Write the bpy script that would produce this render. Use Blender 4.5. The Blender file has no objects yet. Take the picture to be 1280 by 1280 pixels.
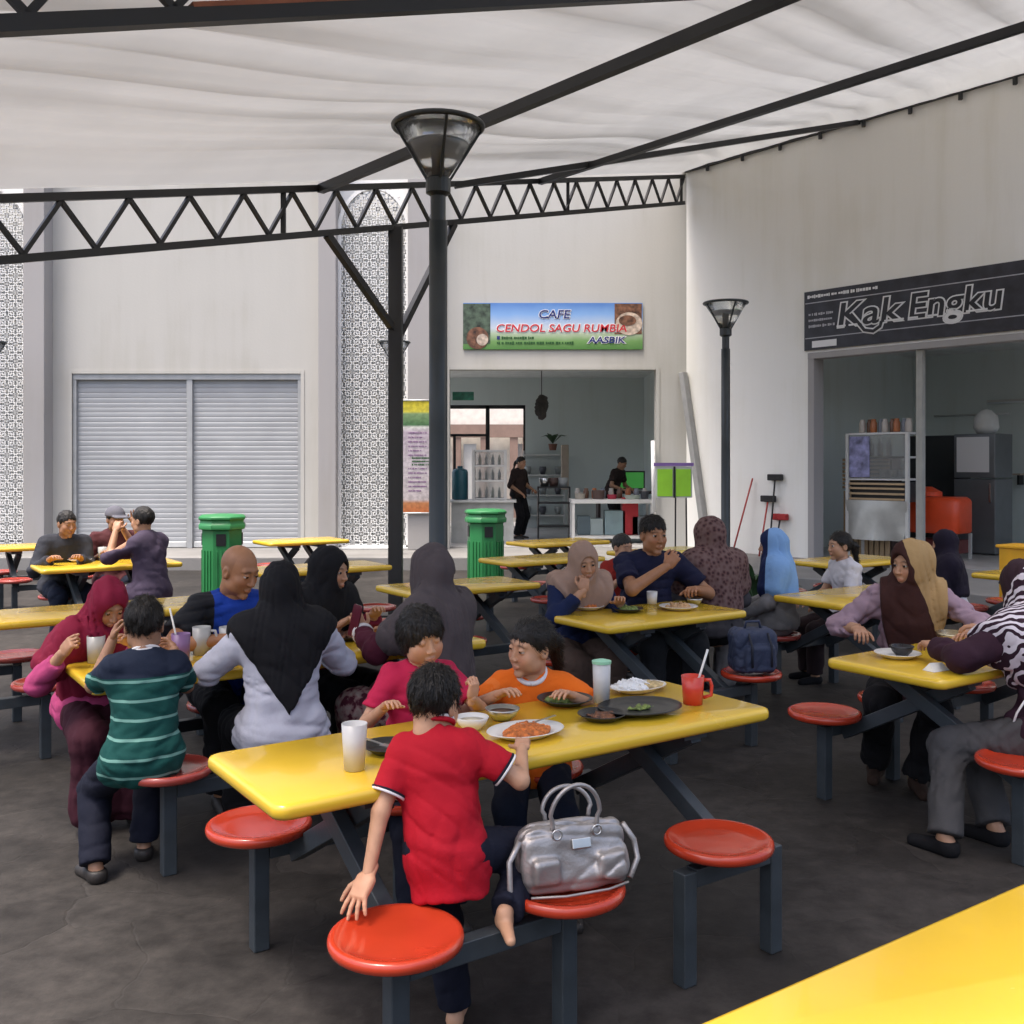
import bpy, bmesh, math, random
import numpy as np
from mathutils import Vector, Matrix, Euler
R = math.radians
random.seed(7)
rng = np.random.default_rng(7)
SC = bpy.context.scene
COL = SC.collection

# ---------------------------------------------------------------- camera, sky, sun, exposure
F = 1265.0; H = 1.65; HZ = 580.0          # focal length in photo pixels, eye height, horizon row
cam_d = bpy.data.cameras.new('camera'); cam = bpy.data.objects.new('camera', cam_d); COL.objects.link(cam)
cam.location = (0, 0, H); cam.rotation_euler = (R(90), 0, 0)
cam_d.sensor_width = 36; cam_d.lens = 36 * F / 1280; cam_d.shift_y = -(640 - HZ) / 1280
cam_d.clip_start = .05; cam_d.clip_end = 600
SC.camera = cam
wd = bpy.data.worlds.new('World'); SC.world = wd; wd.use_nodes = True
wn = wd.node_tree.nodes; wl = wd.node_tree.links
sky = wn.new('ShaderNodeTexSky'); sky.sky_type = 'NISHITA'; sky.sun_disc = False
SUN_EL, SUN_AZ = R(72), R(228)            # azimuth measured clockwise from +Y
sky.sun_elevation = SUN_EL; sky.sun_rotation = SUN_AZ
sky.air_density = .8; sky.dust_density = 6.0; sky.ozone_density = .6
bg = wn['Background']; bg.inputs[1].default_value = .15
wl.new(sky.outputs[0], bg.inputs[0])
sd = bpy.data.lights.new('sun', 'SUN'); sd.energy = 1.2; sd.angle = R(14); sd.color = (1, .96, .9)
sun = bpy.data.objects.new('sun', sd); COL.objects.link(sun)
sdir = Vector((math.sin(SUN_AZ) * math.cos(SUN_EL), math.cos(SUN_AZ) * math.cos(SUN_EL), math.sin(SUN_EL)))
sun.rotation_euler = (-sdir).to_track_quat('-Z', 'Y').to_euler(); sun.location = sdir * 40
SC.view_settings.view_transform = 'Standard'; SC.view_settings.look = 'None'
SC.view_settings.exposure = 1.4; SC.view_settings.gamma = 1
SC.view_settings.use_curve_mapping = False
cy = SC.cycles; cy.max_bounces = 8; cy.diffuse_bounces = 6; cy.glossy_bounces = 2; cy.transmission_bounces = 5; cy.transparent_max_bounces = 6
cy.caustics_reflective = False; cy.caustics_refractive = False

# ---------------------------------------------------------------- helpers
def pix(px, py, z):                       # where the sight line through a photo pixel meets height z (used once, to survey the plan)
    Y = F * (H - z) / (py - HZ)
    return Vector(((px - 640) / F * Y, Y, z))
def at(px, Y, z=0.): return Vector(((px - 640) / F * Y, Y, z))
def zat(py, Y): return H + (HZ - py) / F * Y

MATS = {}
def mat(name, col=(.5, .5, .5), rough=.6, metal=0., var=.08, vscale=6., bump=0., bscale=40., spec=.5, trans=0., alpha=1., emit=0., coat=0., sheen=0.):
    if name in MATS: return MATS[name]
    m = bpy.data.materials.new(name); m.use_nodes = True; MATS[name] = m
    nt = m.node_tree; b = nt.nodes['Principled BSDF']
    b.inputs['Base Color'].default_value = (*col, 1); b.inputs['Roughness'].default_value = rough
    b.inputs['Metallic'].default_value = metal; b.inputs['Specular IOR Level'].default_value = spec
    b.inputs['Transmission Weight'].default_value = trans; b.inputs['Alpha'].default_value = alpha
    b.inputs['Coat Weight'].default_value = coat; b.inputs['Sheen Weight'].default_value = sheen
    if emit: b.inputs['Emission Color'].default_value = (*col, 1); b.inputs['Emission Strength'].default_value = emit
    tc = nt.nodes.new('ShaderNodeTexCoord')
    if var:
        n = nt.nodes.new('ShaderNodeTexNoise'); n.inputs['Scale'].default_value = vscale; n.inputs['Detail'].default_value = 5
        nt.links.new(tc.outputs['Object'], n.inputs['Vector'])
        mx = nt.nodes.new('ShaderNodeMix'); mx.data_type = 'RGBA'; mx.inputs[0].default_value = 1
        cr = nt.nodes.new('ShaderNodeMapRange'); cr.inputs[1].default_value = .25; cr.inputs[2].default_value = .75
        nt.links.new(n.outputs[0], cr.inputs[0]); nt.links.new(cr.outputs[0], mx.inputs[0])
        mx.inputs[6].default_value = tuple(max(0, c * (1 - var * 2)) for c in col) + (1,)
        mx.inputs[7].default_value = tuple(min(1, c * (1 + var)) for c in col) + (1,)
        nt.links.new(mx.outputs[2], b.inputs['Base Color'])
    if bump:
        n2 = nt.nodes.new('ShaderNodeTexNoise'); n2.inputs['Scale'].default_value = bscale; n2.inputs['Detail'].default_value = 4
        nt.links.new(tc.outputs['Object'], n2.inputs['Vector'])
        bp = nt.nodes.new('ShaderNodeBump'); bp.inputs['Strength'].default_value = bump; bp.inputs['Distance'].default_value = .02
        nt.links.new(n2.outputs[0], bp.inputs['Height']); nt.links.new(bp.outputs[0], b.inputs['Normal'])
    return m
def nodes_of(m): return m.node_tree.nodes, m.node_tree.links, m.node_tree.nodes['Principled BSDF']
def ramp(N, stops, interp='LINEAR'):
    r = N.new('ShaderNodeValToRGB'); r.color_ramp.interpolation = interp
    while len(r.color_ramp.elements) < len(stops): r.color_ramp.elements.new(.5)
    for e, (p, c) in zip(r.color_ramp.elements, stops): e.position = p; e.color = (*c, 1)
    return r

def tag(o, label=None, cat=None, group=None, kind=None):
    if label: o['label'] = label
    if cat: o['category'] = cat
    if group: o['group'] = group
    if kind: o['kind'] = kind
    return o
def empty(name, loc=(0, 0, 0), rz=0, label=None, cat=None, group=None, parent=None):
    o = bpy.data.objects.new(name, None); COL.objects.link(o); o.location = loc; o.rotation_euler = (0, 0, rz)
    o.empty_display_size = .1
    if parent: o.parent = parent
    return tag(o, label, cat, group)
def link_mesh(name, me, m, parent=None, smooth=False):
    if isinstance(m, (list, tuple)):
        for k in m: me.materials.append(k)
    elif m: me.materials.append(m)
    if smooth: me.polygons.foreach_set('use_smooth', [True] * len(me.polygons))
    o = bpy.data.objects.new(name, me); COL.objects.link(o)
    if parent: o.parent = parent
    return o
def copy_tree(o, parent=None):
    c = o.copy(); COL.objects.link(c); c.parent = parent
    for ch in list(o.children): copy_tree(ch, c)
    return c

class MB:
    def __init__(s): s.v = []; s.f = []; s.mi = []; s.cur = 0
    def add(s, vs, fs):
        n = len(s.v); s.v += [tuple(v) for v in vs]; s.f += [tuple(i + n for i in f) for f in fs]; s.mi += [s.cur] * len(fs); return s
    def box(s, c, size, rot=None):
        hx, hy, hz = (k / 2 for k in size); P = [Vector((x, y, z)) for x in (-hx, hx) for y in (-hy, hy) for z in (-hz, hz)]
        if rot is not None:
            if not isinstance(rot, Matrix): rot = Euler(rot).to_matrix()
            P = [rot @ p for p in P]
        c = Vector(c)
        return s.add([c + p for p in P], [(0, 1, 3, 2), (4, 6, 7, 5), (0, 4, 5, 1), (2, 3, 7, 6), (0, 2, 6, 4), (1, 5, 7, 3)])
    def bar(s, a, b, w, h=None, up=(0, 0, 1)):
        a = Vector(a); b = Vector(b); h = h or w; z = (b - a).normalized(); up = Vector(up)
        if abs(z.dot(up)) > .99: up = Vector((0, 1, 0))
        x = up.cross(z).normalized(); y = z.cross(x)
        P = [p + x * (i * w / 2) + y * (j * h / 2) for p in (a, b) for i, j in ((-1, -1), (1, -1), (1, 1), (-1, 1))]
        return s.add(P, [(3, 2, 1, 0), (4, 5, 6, 7), (0, 1, 5, 4), (1, 2, 6, 5), (2, 3, 7, 6), (3, 0, 4, 7)])
    def tube(s, pts, r, n=10, caps=True):
        pts = [Vector(p) for p in pts]; rs = r if isinstance(r, (list, tuple)) else [r] * len(pts)
        V = []; prev = None
        for i, p in enumerate(pts):
            t = (pts[min(i + 1, len(pts) - 1)] - pts[max(i - 1, 0)]).normalized()
            if prev is None: x = t.orthogonal().normalized()
            else: x = (prev - t * prev.dot(t)).normalized()
            prev = x; y = t.cross(x)
            V += [p + (x * math.cos(2 * math.pi * k / n) + y * math.sin(2 * math.pi * k / n)) * rs[i] for k in range(n)]
        Fc = [(i * n + k, i * n + (k + 1) % n, (i + 1) * n + (k + 1) % n, (i + 1) * n + k) for i in range(len(pts) - 1) for k in range(n)]
        if caps: Fc += [tuple(reversed(range(n))), tuple((len(pts) - 1) * n + k for k in range(n))]
        return s.add(V, Fc)
    def lathe(s, prof, n=24, c=(0, 0, 0), sx=1, sy=1, rot=None):
        V = []; c = Vector(c)
        for r, z in prof:
            for k in range(n):
                p = Vector((r * math.cos(2 * math.pi * k / n) * sx, r * math.sin(2 * math.pi * k / n) * sy, z))
                V.append(c + (rot @ p if rot is not None else p))
        Fc = [(i * n + k, i * n + (k + 1) % n, (i + 1) * n + (k + 1) % n, (i + 1) * n + k) for i in range(len(prof) - 1) for k in range(n)]
        if prof[0][0] > 1e-6: Fc.append(tuple(reversed(range(n))))
        if prof[-1][0] > 1e-6: Fc.append(tuple((len(prof) - 1) * n + k for k in range(n)))
        return s.add(V, Fc)
    def build(s, name, m, parent=None, smooth=False, bevel=0, seg=2, loc=None, angle=40):
        me = bpy.data.meshes.new(name); me.from_pydata(s.v, [], s.f); me.update()
        o = link_mesh(name, me, m, parent, smooth)
        if any(s.mi): me.polygons.foreach_set('material_index', s.mi)
        if loc is not None: o.location = loc
        if bevel:
            md = o.modifiers.new('bevel', 'BEVEL'); md.width = bevel; md.segments = seg; md.limit_method = 'ANGLE'; md.angle_limit = R(angle)
            if not smooth: me.polygons.foreach_set('use_smooth', [True] * len(me.polygons)); 
            md.harden_normals = True
        return o
def rrect(w, d, r, n=6):
    P = []
    for cx, cy, a0 in ((w / 2 - r, d / 2 - r, 0), (-w / 2 + r, d / 2 - r, 90), (-w / 2 + r, -d / 2 + r, 180), (w / 2 - r, -d / 2 + r, 270)):
        for k in range(n + 1):
            a = R(a0 + 90 * k / n); P.append((cx + r * math.cos(a), cy + r * math.sin(a)))
    return P
def slab(mb, w, d, zs, r=.05, n=6):
    # stack of rounded rectangles: zs = [(inset, z), ...] from bottom to top
    rings = []
    for ins, z in zs: rings.append([(x, y, z) for x, y in rrect(w - 2 * ins, d - 2 * ins, max(r - ins * .5, .005), n)])
    k = len(rings[0]); V = [p for rg in rings for p in rg]
    Fc = [(i * k + j, i * k + (j + 1) % k, (i + 1) * k + (j + 1) % k, (i + 1) * k + j) for i in range(len(rings) - 1) for j in range(k)]
    Fc += [tuple(reversed(range(k))), tuple((len(rings) - 1) * k + j for j in range(k))]
    return mb.add(V, Fc)
def text_mesh(body, size, ext=.002, shear=0., offset=0., align='LEFT', spacing=1.):
    c = bpy.data.curves.new('t', 'FONT'); c.body = body; c.size = size; c.extrude = ext; c.shear = shear; c.offset = offset; c.align_x = align
    c.space_character = spacing; c.resolution_u = 4
    o = bpy.data.objects.new('t', c); COL.objects.link(o)
    dg = bpy.context.evaluated_depsgraph_get(); dg.update()
    me = bpy.data.meshes.new_from_object(o.evaluated_get(dg))
    COL.objects.unlink(o); bpy.data.objects.remove(o); bpy.data.curves.remove(c)
    return me

# ---------------------------------------------------------------- materials of the place
def wall_material(name, base, streak=.16):
    m = mat(name, base, .85, var=0); N, L, b = nodes_of(m)
    tc = N.new('ShaderNodeTexCoord'); mp = N.new('ShaderNodeMapping'); L.new(tc.outputs['Object'], mp.inputs[0])
    mp.inputs['Scale'].default_value = (2.2, 2.2, .16)
    n1 = N.new('ShaderNodeTexNoise'); n1.inputs['Scale'].default_value = 1.1; n1.inputs['Detail'].default_value = 7; n1.inputs['Roughness'].default_value = .65
    L.new(mp.outputs[0], n1.inputs['Vector'])
    n2 = N.new('ShaderNodeTexNoise'); n2.inputs['Scale'].default_value = .5; n2.inputs['Detail'].default_value = 6
    L.new(tc.outputs['Object'], n2.inputs['Vector'])
    ml = N.new('ShaderNodeMath'); ml.operation = 'MULTIPLY'; L.new(n1.outputs[0], ml.inputs[0]); L.new(n2.outputs[0], ml.inputs[1])
    d = tuple(c * (1 - streak * 1.6) for c in base)
    r = ramp(N, [(.12, tuple(c * k for c, k in zip(d, (.98, .97, .93)))), (.24, tuple(c * (1 - streak * .45) for c in base)), (.38, base)])
    L.new(ml.outputs[0], r.inputs[0]); L.new(r.outputs[0], b.inputs['Base Color'])
    n3 = N.new('ShaderNodeTexNoise'); n3.inputs['Scale'].default_value = 25; L.new(tc.outputs['Object'], n3.inputs['Vector'])
    bp = N.new('ShaderNodeBump'); bp.inputs['Strength'].default_value = .12; bp.inputs['Distance'].default_value = .01
    L.new(n3.outputs[0], bp.inputs['Height']); L.new(bp.outputs[0], b.inputs['Normal'])
    return m
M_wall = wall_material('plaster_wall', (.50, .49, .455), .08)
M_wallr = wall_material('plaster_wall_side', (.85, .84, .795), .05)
M_pil = wall_material('pilaster_paint', (.36, .347, .342), .06)
M_white = mat('white_trim', (.62, .62, .60), .6, var=.05)
M_fret = mat('fretwork_white', (.82, .82, .80), .6, var=.03)
M_room = wall_material('room_paint', (.70, .77, .76), .06)
M_ceil = mat('room_ceiling', (.75, .77, .76), .9)
M_tile = mat('room_floor', (.48, .47, .45), .35, var=.15, vscale=3)
def floor_material():
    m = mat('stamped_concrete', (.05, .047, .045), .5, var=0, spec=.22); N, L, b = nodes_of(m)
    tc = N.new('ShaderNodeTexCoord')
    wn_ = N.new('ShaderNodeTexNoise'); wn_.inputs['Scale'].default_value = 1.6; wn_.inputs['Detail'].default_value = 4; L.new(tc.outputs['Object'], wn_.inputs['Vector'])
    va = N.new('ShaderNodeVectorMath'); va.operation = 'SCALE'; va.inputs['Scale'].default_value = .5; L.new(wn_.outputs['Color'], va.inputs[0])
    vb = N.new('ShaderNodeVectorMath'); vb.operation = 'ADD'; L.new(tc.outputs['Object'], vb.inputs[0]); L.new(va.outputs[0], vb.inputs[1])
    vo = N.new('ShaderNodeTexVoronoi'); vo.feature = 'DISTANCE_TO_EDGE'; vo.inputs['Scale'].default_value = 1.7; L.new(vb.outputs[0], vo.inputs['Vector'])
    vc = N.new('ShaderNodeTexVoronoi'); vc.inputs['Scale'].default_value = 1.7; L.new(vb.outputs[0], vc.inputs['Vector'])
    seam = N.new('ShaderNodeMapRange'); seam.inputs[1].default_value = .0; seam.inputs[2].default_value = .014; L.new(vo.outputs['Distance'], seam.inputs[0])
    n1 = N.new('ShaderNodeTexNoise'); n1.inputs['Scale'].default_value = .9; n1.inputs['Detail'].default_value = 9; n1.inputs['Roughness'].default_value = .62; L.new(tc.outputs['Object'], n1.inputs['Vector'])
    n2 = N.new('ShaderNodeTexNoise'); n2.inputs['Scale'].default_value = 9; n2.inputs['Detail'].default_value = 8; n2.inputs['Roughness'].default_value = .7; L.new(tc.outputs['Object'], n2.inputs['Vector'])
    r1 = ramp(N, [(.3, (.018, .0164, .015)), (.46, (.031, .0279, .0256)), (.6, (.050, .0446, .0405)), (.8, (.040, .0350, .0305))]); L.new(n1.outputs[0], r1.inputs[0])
    r2 = ramp(N, [(.35, (.62, .62, .62)), (.55, (1, 1, 1)), (.72, (1.35, 1.33, 1.3))]); L.new(n2.outputs[0], r2.inputs[0])
    mx = N.new('ShaderNodeMix'); mx.data_type = 'RGBA'; mx.blend_type = 'MULTIPLY'; mx.inputs[0].default_value = 1; L.new(r1.outputs[0], mx.inputs[6]); L.new(r2.outputs[0], mx.inputs[7])
    bwn = N.new('ShaderNodeSeparateColor'); L.new(vc.outputs['Color'], bwn.inputs[0])
    cr = N.new('ShaderNodeMapRange'); cr.inputs[3].default_value = .86; cr.inputs[4].default_value = 1.12; L.new(bwn.outputs[0], cr.inputs[0])
    m2 = N.new('ShaderNodeVectorMath'); m2.operation = 'SCALE'; L.new(mx.outputs[2], m2.inputs[0]); L.new(cr.outputs[0], m2.inputs['Scale'])
    m3 = N.new('ShaderNodeMix'); m3.data_type = 'RGBA'; L.new(seam.outputs[0], m3.inputs[0]); L.new(m2.outputs[0], m3.inputs[6]); L.new(m2.outputs[0], m3.inputs[7])
    # pale drip stains and scuffs
    n4 = N.new('ShaderNodeTexNoise'); n4.inputs['Scale'].default_value = 3.1; n4.inputs['Detail'].default_value = 10; n4.inputs['Roughness'].default_value = .8; n4.inputs['Distortion'].default_value = 1.2; L.new(tc.outputs['Object'], n4.inputs['Vector'])
    r4 = N.new('ShaderNodeMapRange'); r4.inputs[1].default_value = .60; r4.inputs[2].default_value = .74; r4.inputs[4].default_value = .5; L.new(n4.outputs[0], r4.inputs[0])
    m4 = N.new('ShaderNodeMix'); m4.data_type = 'RGBA'; L.new(r4.outputs[0], m4.inputs[0]); L.new(m3.outputs[2], m4.inputs[6]); m4.inputs[7].default_value = (.085, .078, .072, 1)
    L.new(m4.outputs[2], b.inputs['Base Color'])
    rr = N.new('ShaderNodeMapRange'); rr.inputs[3].default_value = .46; rr.inputs[4].default_value = .80; L.new(n1.outputs[0], rr.inputs[0]); L.new(rr.outputs[0], b.inputs['Roughness'])
    ad = N.new('ShaderNodeMath'); ad.operation = 'MULTIPLY_ADD'; L.new(n2.outputs[0], ad.inputs[0]); ad.inputs[1].default_value = 2.2; L.new(seam.outputs[0], ad.inputs[2])
    bp = N.new('ShaderNodeBump'); bp.inputs['Strength'].default_value = .16; bp.inputs['Distance'].default_value = .012; L.new(ad.outputs[0], bp.inputs['Height']); L.new(bp.outputs[0], b.inputs['Normal'])
    return m
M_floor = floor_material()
M_apron = mat('apron_concrete', (.235, .228, .217), .75, var=.12, vscale=1.5, bump=.15, bscale=30)
M_black = mat('black_steel', (.012, .012, .013), .45, var=.15, vscale=4)
M_frame = mat('frame_steel', (.042, .052, .060), .42, var=.14, vscale=9, bump=.04, bscale=60)
M_lamp = mat('lamp_post_paint', (.035, .043, .046), .4, var=.1)
M_yellow = mat('yellow_fibreglass', (.76, .49, .036), .26, var=.03, vscale=4, coat=.3, bump=.02, bscale=8)
def red_seat_material(name, col):
    return mat(name, col, .3, var=.07, vscale=7, coat=.35, bump=.03, bscale=14)
M_red = red_seat_material('red_fibreglass', (.47, .042, .015))
M_red2 = red_seat_material('faded_red_fibreglass', (.36, .055, .04))
for m_ in (M_yellow, M_red, M_red2):
    N, L, b = nodes_of(m_); tc = N.new('ShaderNodeTexCoord'); n_ = N.new('ShaderNodeTexNoise'); n_.inputs['Scale'].default_value = 2.5; n_.inputs['Detail'].default_value = 5; n_.inputs['Roughness'].default_value = .55; L.new(tc.outputs['Object'], n_.inputs['Vector'])
    mr_ = N.new('ShaderNodeMapRange'); mr_.inputs[1].default_value = .35; mr_.inputs[2].default_value = .7; mr_.inputs[3].default_value = .20; mr_.inputs[4].default_value = .29; L.new(n_.outputs[0], mr_.inputs[0]); L.new(mr_.outputs[0], b.inputs['Roughness'])
M_green = mat('bin_green', (.028, .21, .065), .4, var=.1, vscale=3)
M_glass = mat('clear_plastic', (.9, .93, .93), .15, trans=.85, var=0)
M_steel = mat('steel', (.62, .62, .6), .28, metal=1, var=.08, vscale=20)
M_alum = mat('aluminium', (.62, .63, .62), .45, metal=.5, var=.06)

# ---------------------------------------------------------------- ground
mb = MB(); n = 24
xs = np.linspace(-60, 60, n + 1); ys = np.linspace(-40, 70, n + 1)
mb.add([(x, y, 0) for y in ys for x in xs], [(j * (n + 1) + i, j * (n + 1) + i + 1, (j + 1) * (n + 1) + i + 1, (j + 1) * (n + 1) + i) for j in range(n) for i in range(n)])
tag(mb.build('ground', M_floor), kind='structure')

# ---------------------------------------------------------------- building: back wall (plane y = YB) and side wall (from corner C0 towards the viewer)
YB = 17.4; C0 = Vector((3.0, YB, 0)); WV = Vector((.645, -.764, 0)); NV = Vector((.764, .645, 0))
ZP = .2                                    # raised walkway in front of the shops
def bx(px): return (px - 640) / F * YB
def bz(py): return zat(py, YB)
def sw(t, nn=0., z=0.): return C0 + WV * t + NV * nn + Vector((0, 0, z))
# walkway slabs
mb = MB()
PW = [(-30, YB + 7), (-30, 15.6), (1.4, 15.6)]
e = sw(0, -2.0); e2 = sw(14, -2.0)
top = [(-30, YB + 8.), (-30, 15.7), (sw(0, -2).x - .35, 15.7), (e2.x, e2.y), (sw(14, 8).x, sw(14, 8).y), (12, YB + 8.)]
k = len(top)
mb.add([(x, y, -.05) for x, y in top] + [(x, y, ZP) for x, y in top], [tuple(range(k, 2 * k))] + [(i, (i + 1) % k, k + (i + 1) % k, k + i) for i in range(k)])
tag(mb.build('walkway', M_apron, bevel=.015), kind='structure')

bld = empty('shop_building', (0, YB, 0), 0, 'cream single storey shop block with roller shutter, fretwork screens and two open shops', 'building')
def bbox(x0, x1, y0, y1, z0, z1): return ((x0 + x1) / 2, (y0 + y1) / 2 - YB, (z0 + z1) / 2), (x1 - x0, y1 - y0, z1 - z0)
ZT = 9.5; TH = .22
def wall_piece(name, x0, x1, z0, z1, y0=YB, y1=YB + TH, m=M_wall, bevel=0):
    m_ = MB(); m_.box(*bbox(x0, x1, y0, y1, z0, z1)); return m_.build(name, m, bld, bevel=bevel)
XS0, XS1, ZS = bx(90), bx(376), bz(467)       # shutter opening
XC0, XC1, ZC = bx(562), bx(820), bz(462)      # café opening
XL0, XL1 = bx(424), bx(512)                   # fretwork bay
# left wall field (recessed a little between pilasters)
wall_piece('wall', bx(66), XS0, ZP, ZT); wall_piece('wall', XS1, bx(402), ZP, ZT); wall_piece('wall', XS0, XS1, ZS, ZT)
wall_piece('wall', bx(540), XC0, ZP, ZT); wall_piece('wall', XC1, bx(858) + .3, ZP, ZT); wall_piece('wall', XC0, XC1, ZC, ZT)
# pilasters
for a, b_ in ((40, 66), (402, 424), (512, 540)):
    wall_piece('pilaster', bx(a), bx(b_), ZP, ZT, YB - .32, YB + .35, M_pil, bevel=.012)
wall_piece('sill', XL0, XL1, ZP, bz(683), YB - .25, YB + .1, M_white, bevel=.01)
wall_piece('sill', bx(-60), bx(40), ZP, bz(693), YB - .25, YB + .1, M_white, bevel=.01)
wall_piece('recess_wall', XL0, XL1, bz(683), ZT, YB + .12, YB + .25, M_fret)
wall_piece('recess_wall', bx(-60), bx(40), bz(693), ZT, YB + .12, YB + .25, M_fret)
wall_piece('pilaster', bx(-85), bx(-60), ZP, ZT, YB - .32, YB + .35, M_pil, bevel=.012)
wall_piece('wall', bx(-300), bx(-85), ZP, ZT)

def fretwork(x0, x1, z0, zspring, ztop, cell, y=YB - .06):
    g = MB(); w = x1 - x0; cx = (x0 + x1) / 2; nx = max(1, round(w / cell)); c = w / nx
    def halfw(z):
        if z <= zspring: return w / 2
        t = (z - zspring) / (ztop - zspring)
        return w / 2 * math.sqrt(max(0, 1 - t ** 1.7)) if t < 1 else 0
    z = z0; j = 0; yy = y - YB; T = c * .135
    while z < ztop:
        for i in range(nx):
            mx_ = x0 + (i + .5) * c; mz = z + c / 2
            if abs(mx_ - cx) > halfw(mz) - c * .2: continue
            L_ = lambda a, b_: g.bar((mx_ + a[0] * c, yy, mz + a[1] * c), (mx_ + b_[0] * c, yy, mz + b_[1] * c), T, .04, (0, 1, 0))
            if (i + j) % 2 == 0:
                q = .5
                for s1 in (-1, 1):
                    for s2 in (-1, 1): L_((s1 * .16, s2 * .5), (s1 * .5, s2 * .16))
                L_((-.5, -.5), (.5, .5)); L_((-.5, .5), (.5, -.5))
            else:
                for s1 in (-1, 1): L_((s1 * .2, -.5), (s1 * .2, .5)); L_((-.5, s1 * .2), (.5, s1 * .2))
                L_((-.2, 0), (0, .2)); L_((0, .2), (.2, 0)); L_((.2, 0), (0, -.2)); L_((0, -.2), (-.2, 0))
        z += c; j += 1
    root = g.build('fretwork_screen', M_fret, bld); root['kind'] = 'stuff'
    fr = MB(); pts = [(cx - w / 2, z0)] + [(cx - halfw(zz), zz) for zz in np.linspace(zspring, ztop - .002, 14)]
    pts += [(2 * cx - p[0], p[1]) for p in reversed(pts)]
    for p, q in zip(pts, pts[1:]): fr.bar((p[0], yy - .01, p[1]), (q[0], yy - .01, q[1]), .06, .09, (0, 1, 0))
    fr.bar((x0, yy - .01, z0), (x1, yy - .01, z0), .06, .09, (0, 1, 0))
    fr.build('screen_frame', M_fret, bld)
fretwork(XL0 + .02, XL1 - .02, bz(683), bz(285), bz(236), .152)
fretwork(bx(-58), bx(38), bz(692), bz(285), bz(236), .152)
# spandrels round the arch heads are the recess wall set back; shutters
def shutter(x0, x1):
    g = MB(); pitch = .083; z = ZP + .02; y = .09; prof = []
    while z < ZS - .02:
        prof += [(y + .007, z), (y + .002, z + .008), (y, z + .045), (y + .002, z + pitch - .010), (y + .007, z + pitch - .003)]; z += pitch
    V = [(x, yy, zz) for yy, zz in prof for x in (x0, x1)]
    g.add(V, [(2 * i, 2 * i + 1, 2 * i + 3, 2 * i + 2) for i in range(len(prof) - 1)])
    o = g.build('roller_shutter', mat('shutter_steel', (.36, .372, .385), .5, metal=.1, var=.05, vscale=2), bld); o['kind'] = 'stuff'
    b_ = MB(); b_.box(((x0 + x1) / 2, y, ZP + .06), (x1 - x0 - .02, .06, .1)); b_.build('bottom_bar', M_alum, bld, bevel=.008)
xm = bx(236)
shutter(XS0 + .06, xm - .05); shutter(xm + .05, XS1 - .06)
M_track = mat('shutter_track', (.42, .43, .43), .5, metal=.4)
for x0, x1 in ((XS0, XS0 + .06), (xm - .05, xm + .05), (XS1 - .06, XS1)):
    m_ = MB(); m_.box(*bbox(x0, x1, YB + .03, YB + .15, ZP, ZS)); m_.build('shutter_track', M_track, bld, bevel=.006)
m_ = MB(); m_.box(*bbox(XS0, XS1, YB + .02, YB + .3, ZS - .1, ZS)); m_.build('shutter_hood', M_track, bld)
m_ = MB(); m_.box(*bbox(XS0 - .1, XS1 + .1, YB + .3, YB + .4, ZP, ZS + .1)); m_.build('shutter_back', M_black, bld)
# opening trims
for x0, x1, zt in ((XC0, XC1, ZC), (XS0, XS1, ZS)):
    m_ = MB()
    for k_, bb in enumerate((bbox(x0 - .06, x0, YB - .012, YB + .03, ZP, zt + .06), bbox(x1, x1 + .06, YB - .012, YB + .03, ZP, zt + .06), bbox(x0 + .002, x1 - .002, YB - .010, YB + .03, zt, zt + .058))): m_ = MB(); m_.box(*bb); m_.build('opening_trim', M_wall, bld)
# side wall with the right-hand shop opening
T0, T1, ZR = 2.42, 9.6, 3.33
def side_piece(name, t0, t1, n0, n1, z0, z1, m, bevel=0):
    m_ = MB(); P = [sw(t, n_, z) - Vector((0, YB, 0)) for t in (t0, t1) for n_ in (n0, n1) for z in (z0, z1)]
    m_.add(P, [(0, 1, 3, 2), (4, 6, 7, 5), (0, 4, 5, 1), (2, 3, 7, 6), (0, 2, 6, 4), (1, 5, 7, 3)]); return m_.build(name, m, bld, bevel=bevel)
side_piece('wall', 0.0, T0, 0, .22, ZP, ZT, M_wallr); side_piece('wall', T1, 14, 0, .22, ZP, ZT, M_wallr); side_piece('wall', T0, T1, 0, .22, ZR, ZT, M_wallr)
side_piece('opening_trim', T0 - .003, T0 + .1, -.02, .24, ZP, ZR, M_pil); side_piece('opening_trim', T0, T1, -.03, .2, ZR - .07, ZR + .02, M_pil)
# shop rooms
RD = 5.6
for y0_, y1_, z0_, z1_ in ((TH, 1.0, ZP, 3.75), (1.0, RD, ZP, 1.0), (1.0, RD, 3.3, 3.75)): wall_piece('room_wall', XC0 - 1.2, XC0 - 1.05, z0_, z1_, YB + y0_, YB + y1_, M_room)   # unseen side window, added to brighten the café
wall_piece('room_wall', XC1 + .5, XC1 + .65, ZP, 3.75, YB + TH, YB + RD, M_room)
wall_piece('room_ceiling', XC0 - 1.2, XC1 + .65, 3.6, 3.75, YB + TH, YB + RD, M_ceil)
DX0, DX1, DZ = -1.62, .30, 2.98                # glazed back door
wall_piece('room_wall', XC0 - 1.05, DX0, ZP, 3.6, YB + RD - .15, YB + RD, M_room); wall_piece('room_wall', DX1, XC1 + .5, ZP, 3.6, YB + RD - .15, YB + RD, M_room); wall_piece('room_wall', DX0, DX1, DZ, 3.6, YB + RD - .15, YB + RD, M_room)
m_ = MB(); yb = RD - .1
for x in (DX0, -.55, DX1): m_.bar((x, yb, ZP), (x, yb, DZ), .09, .08)
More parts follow.
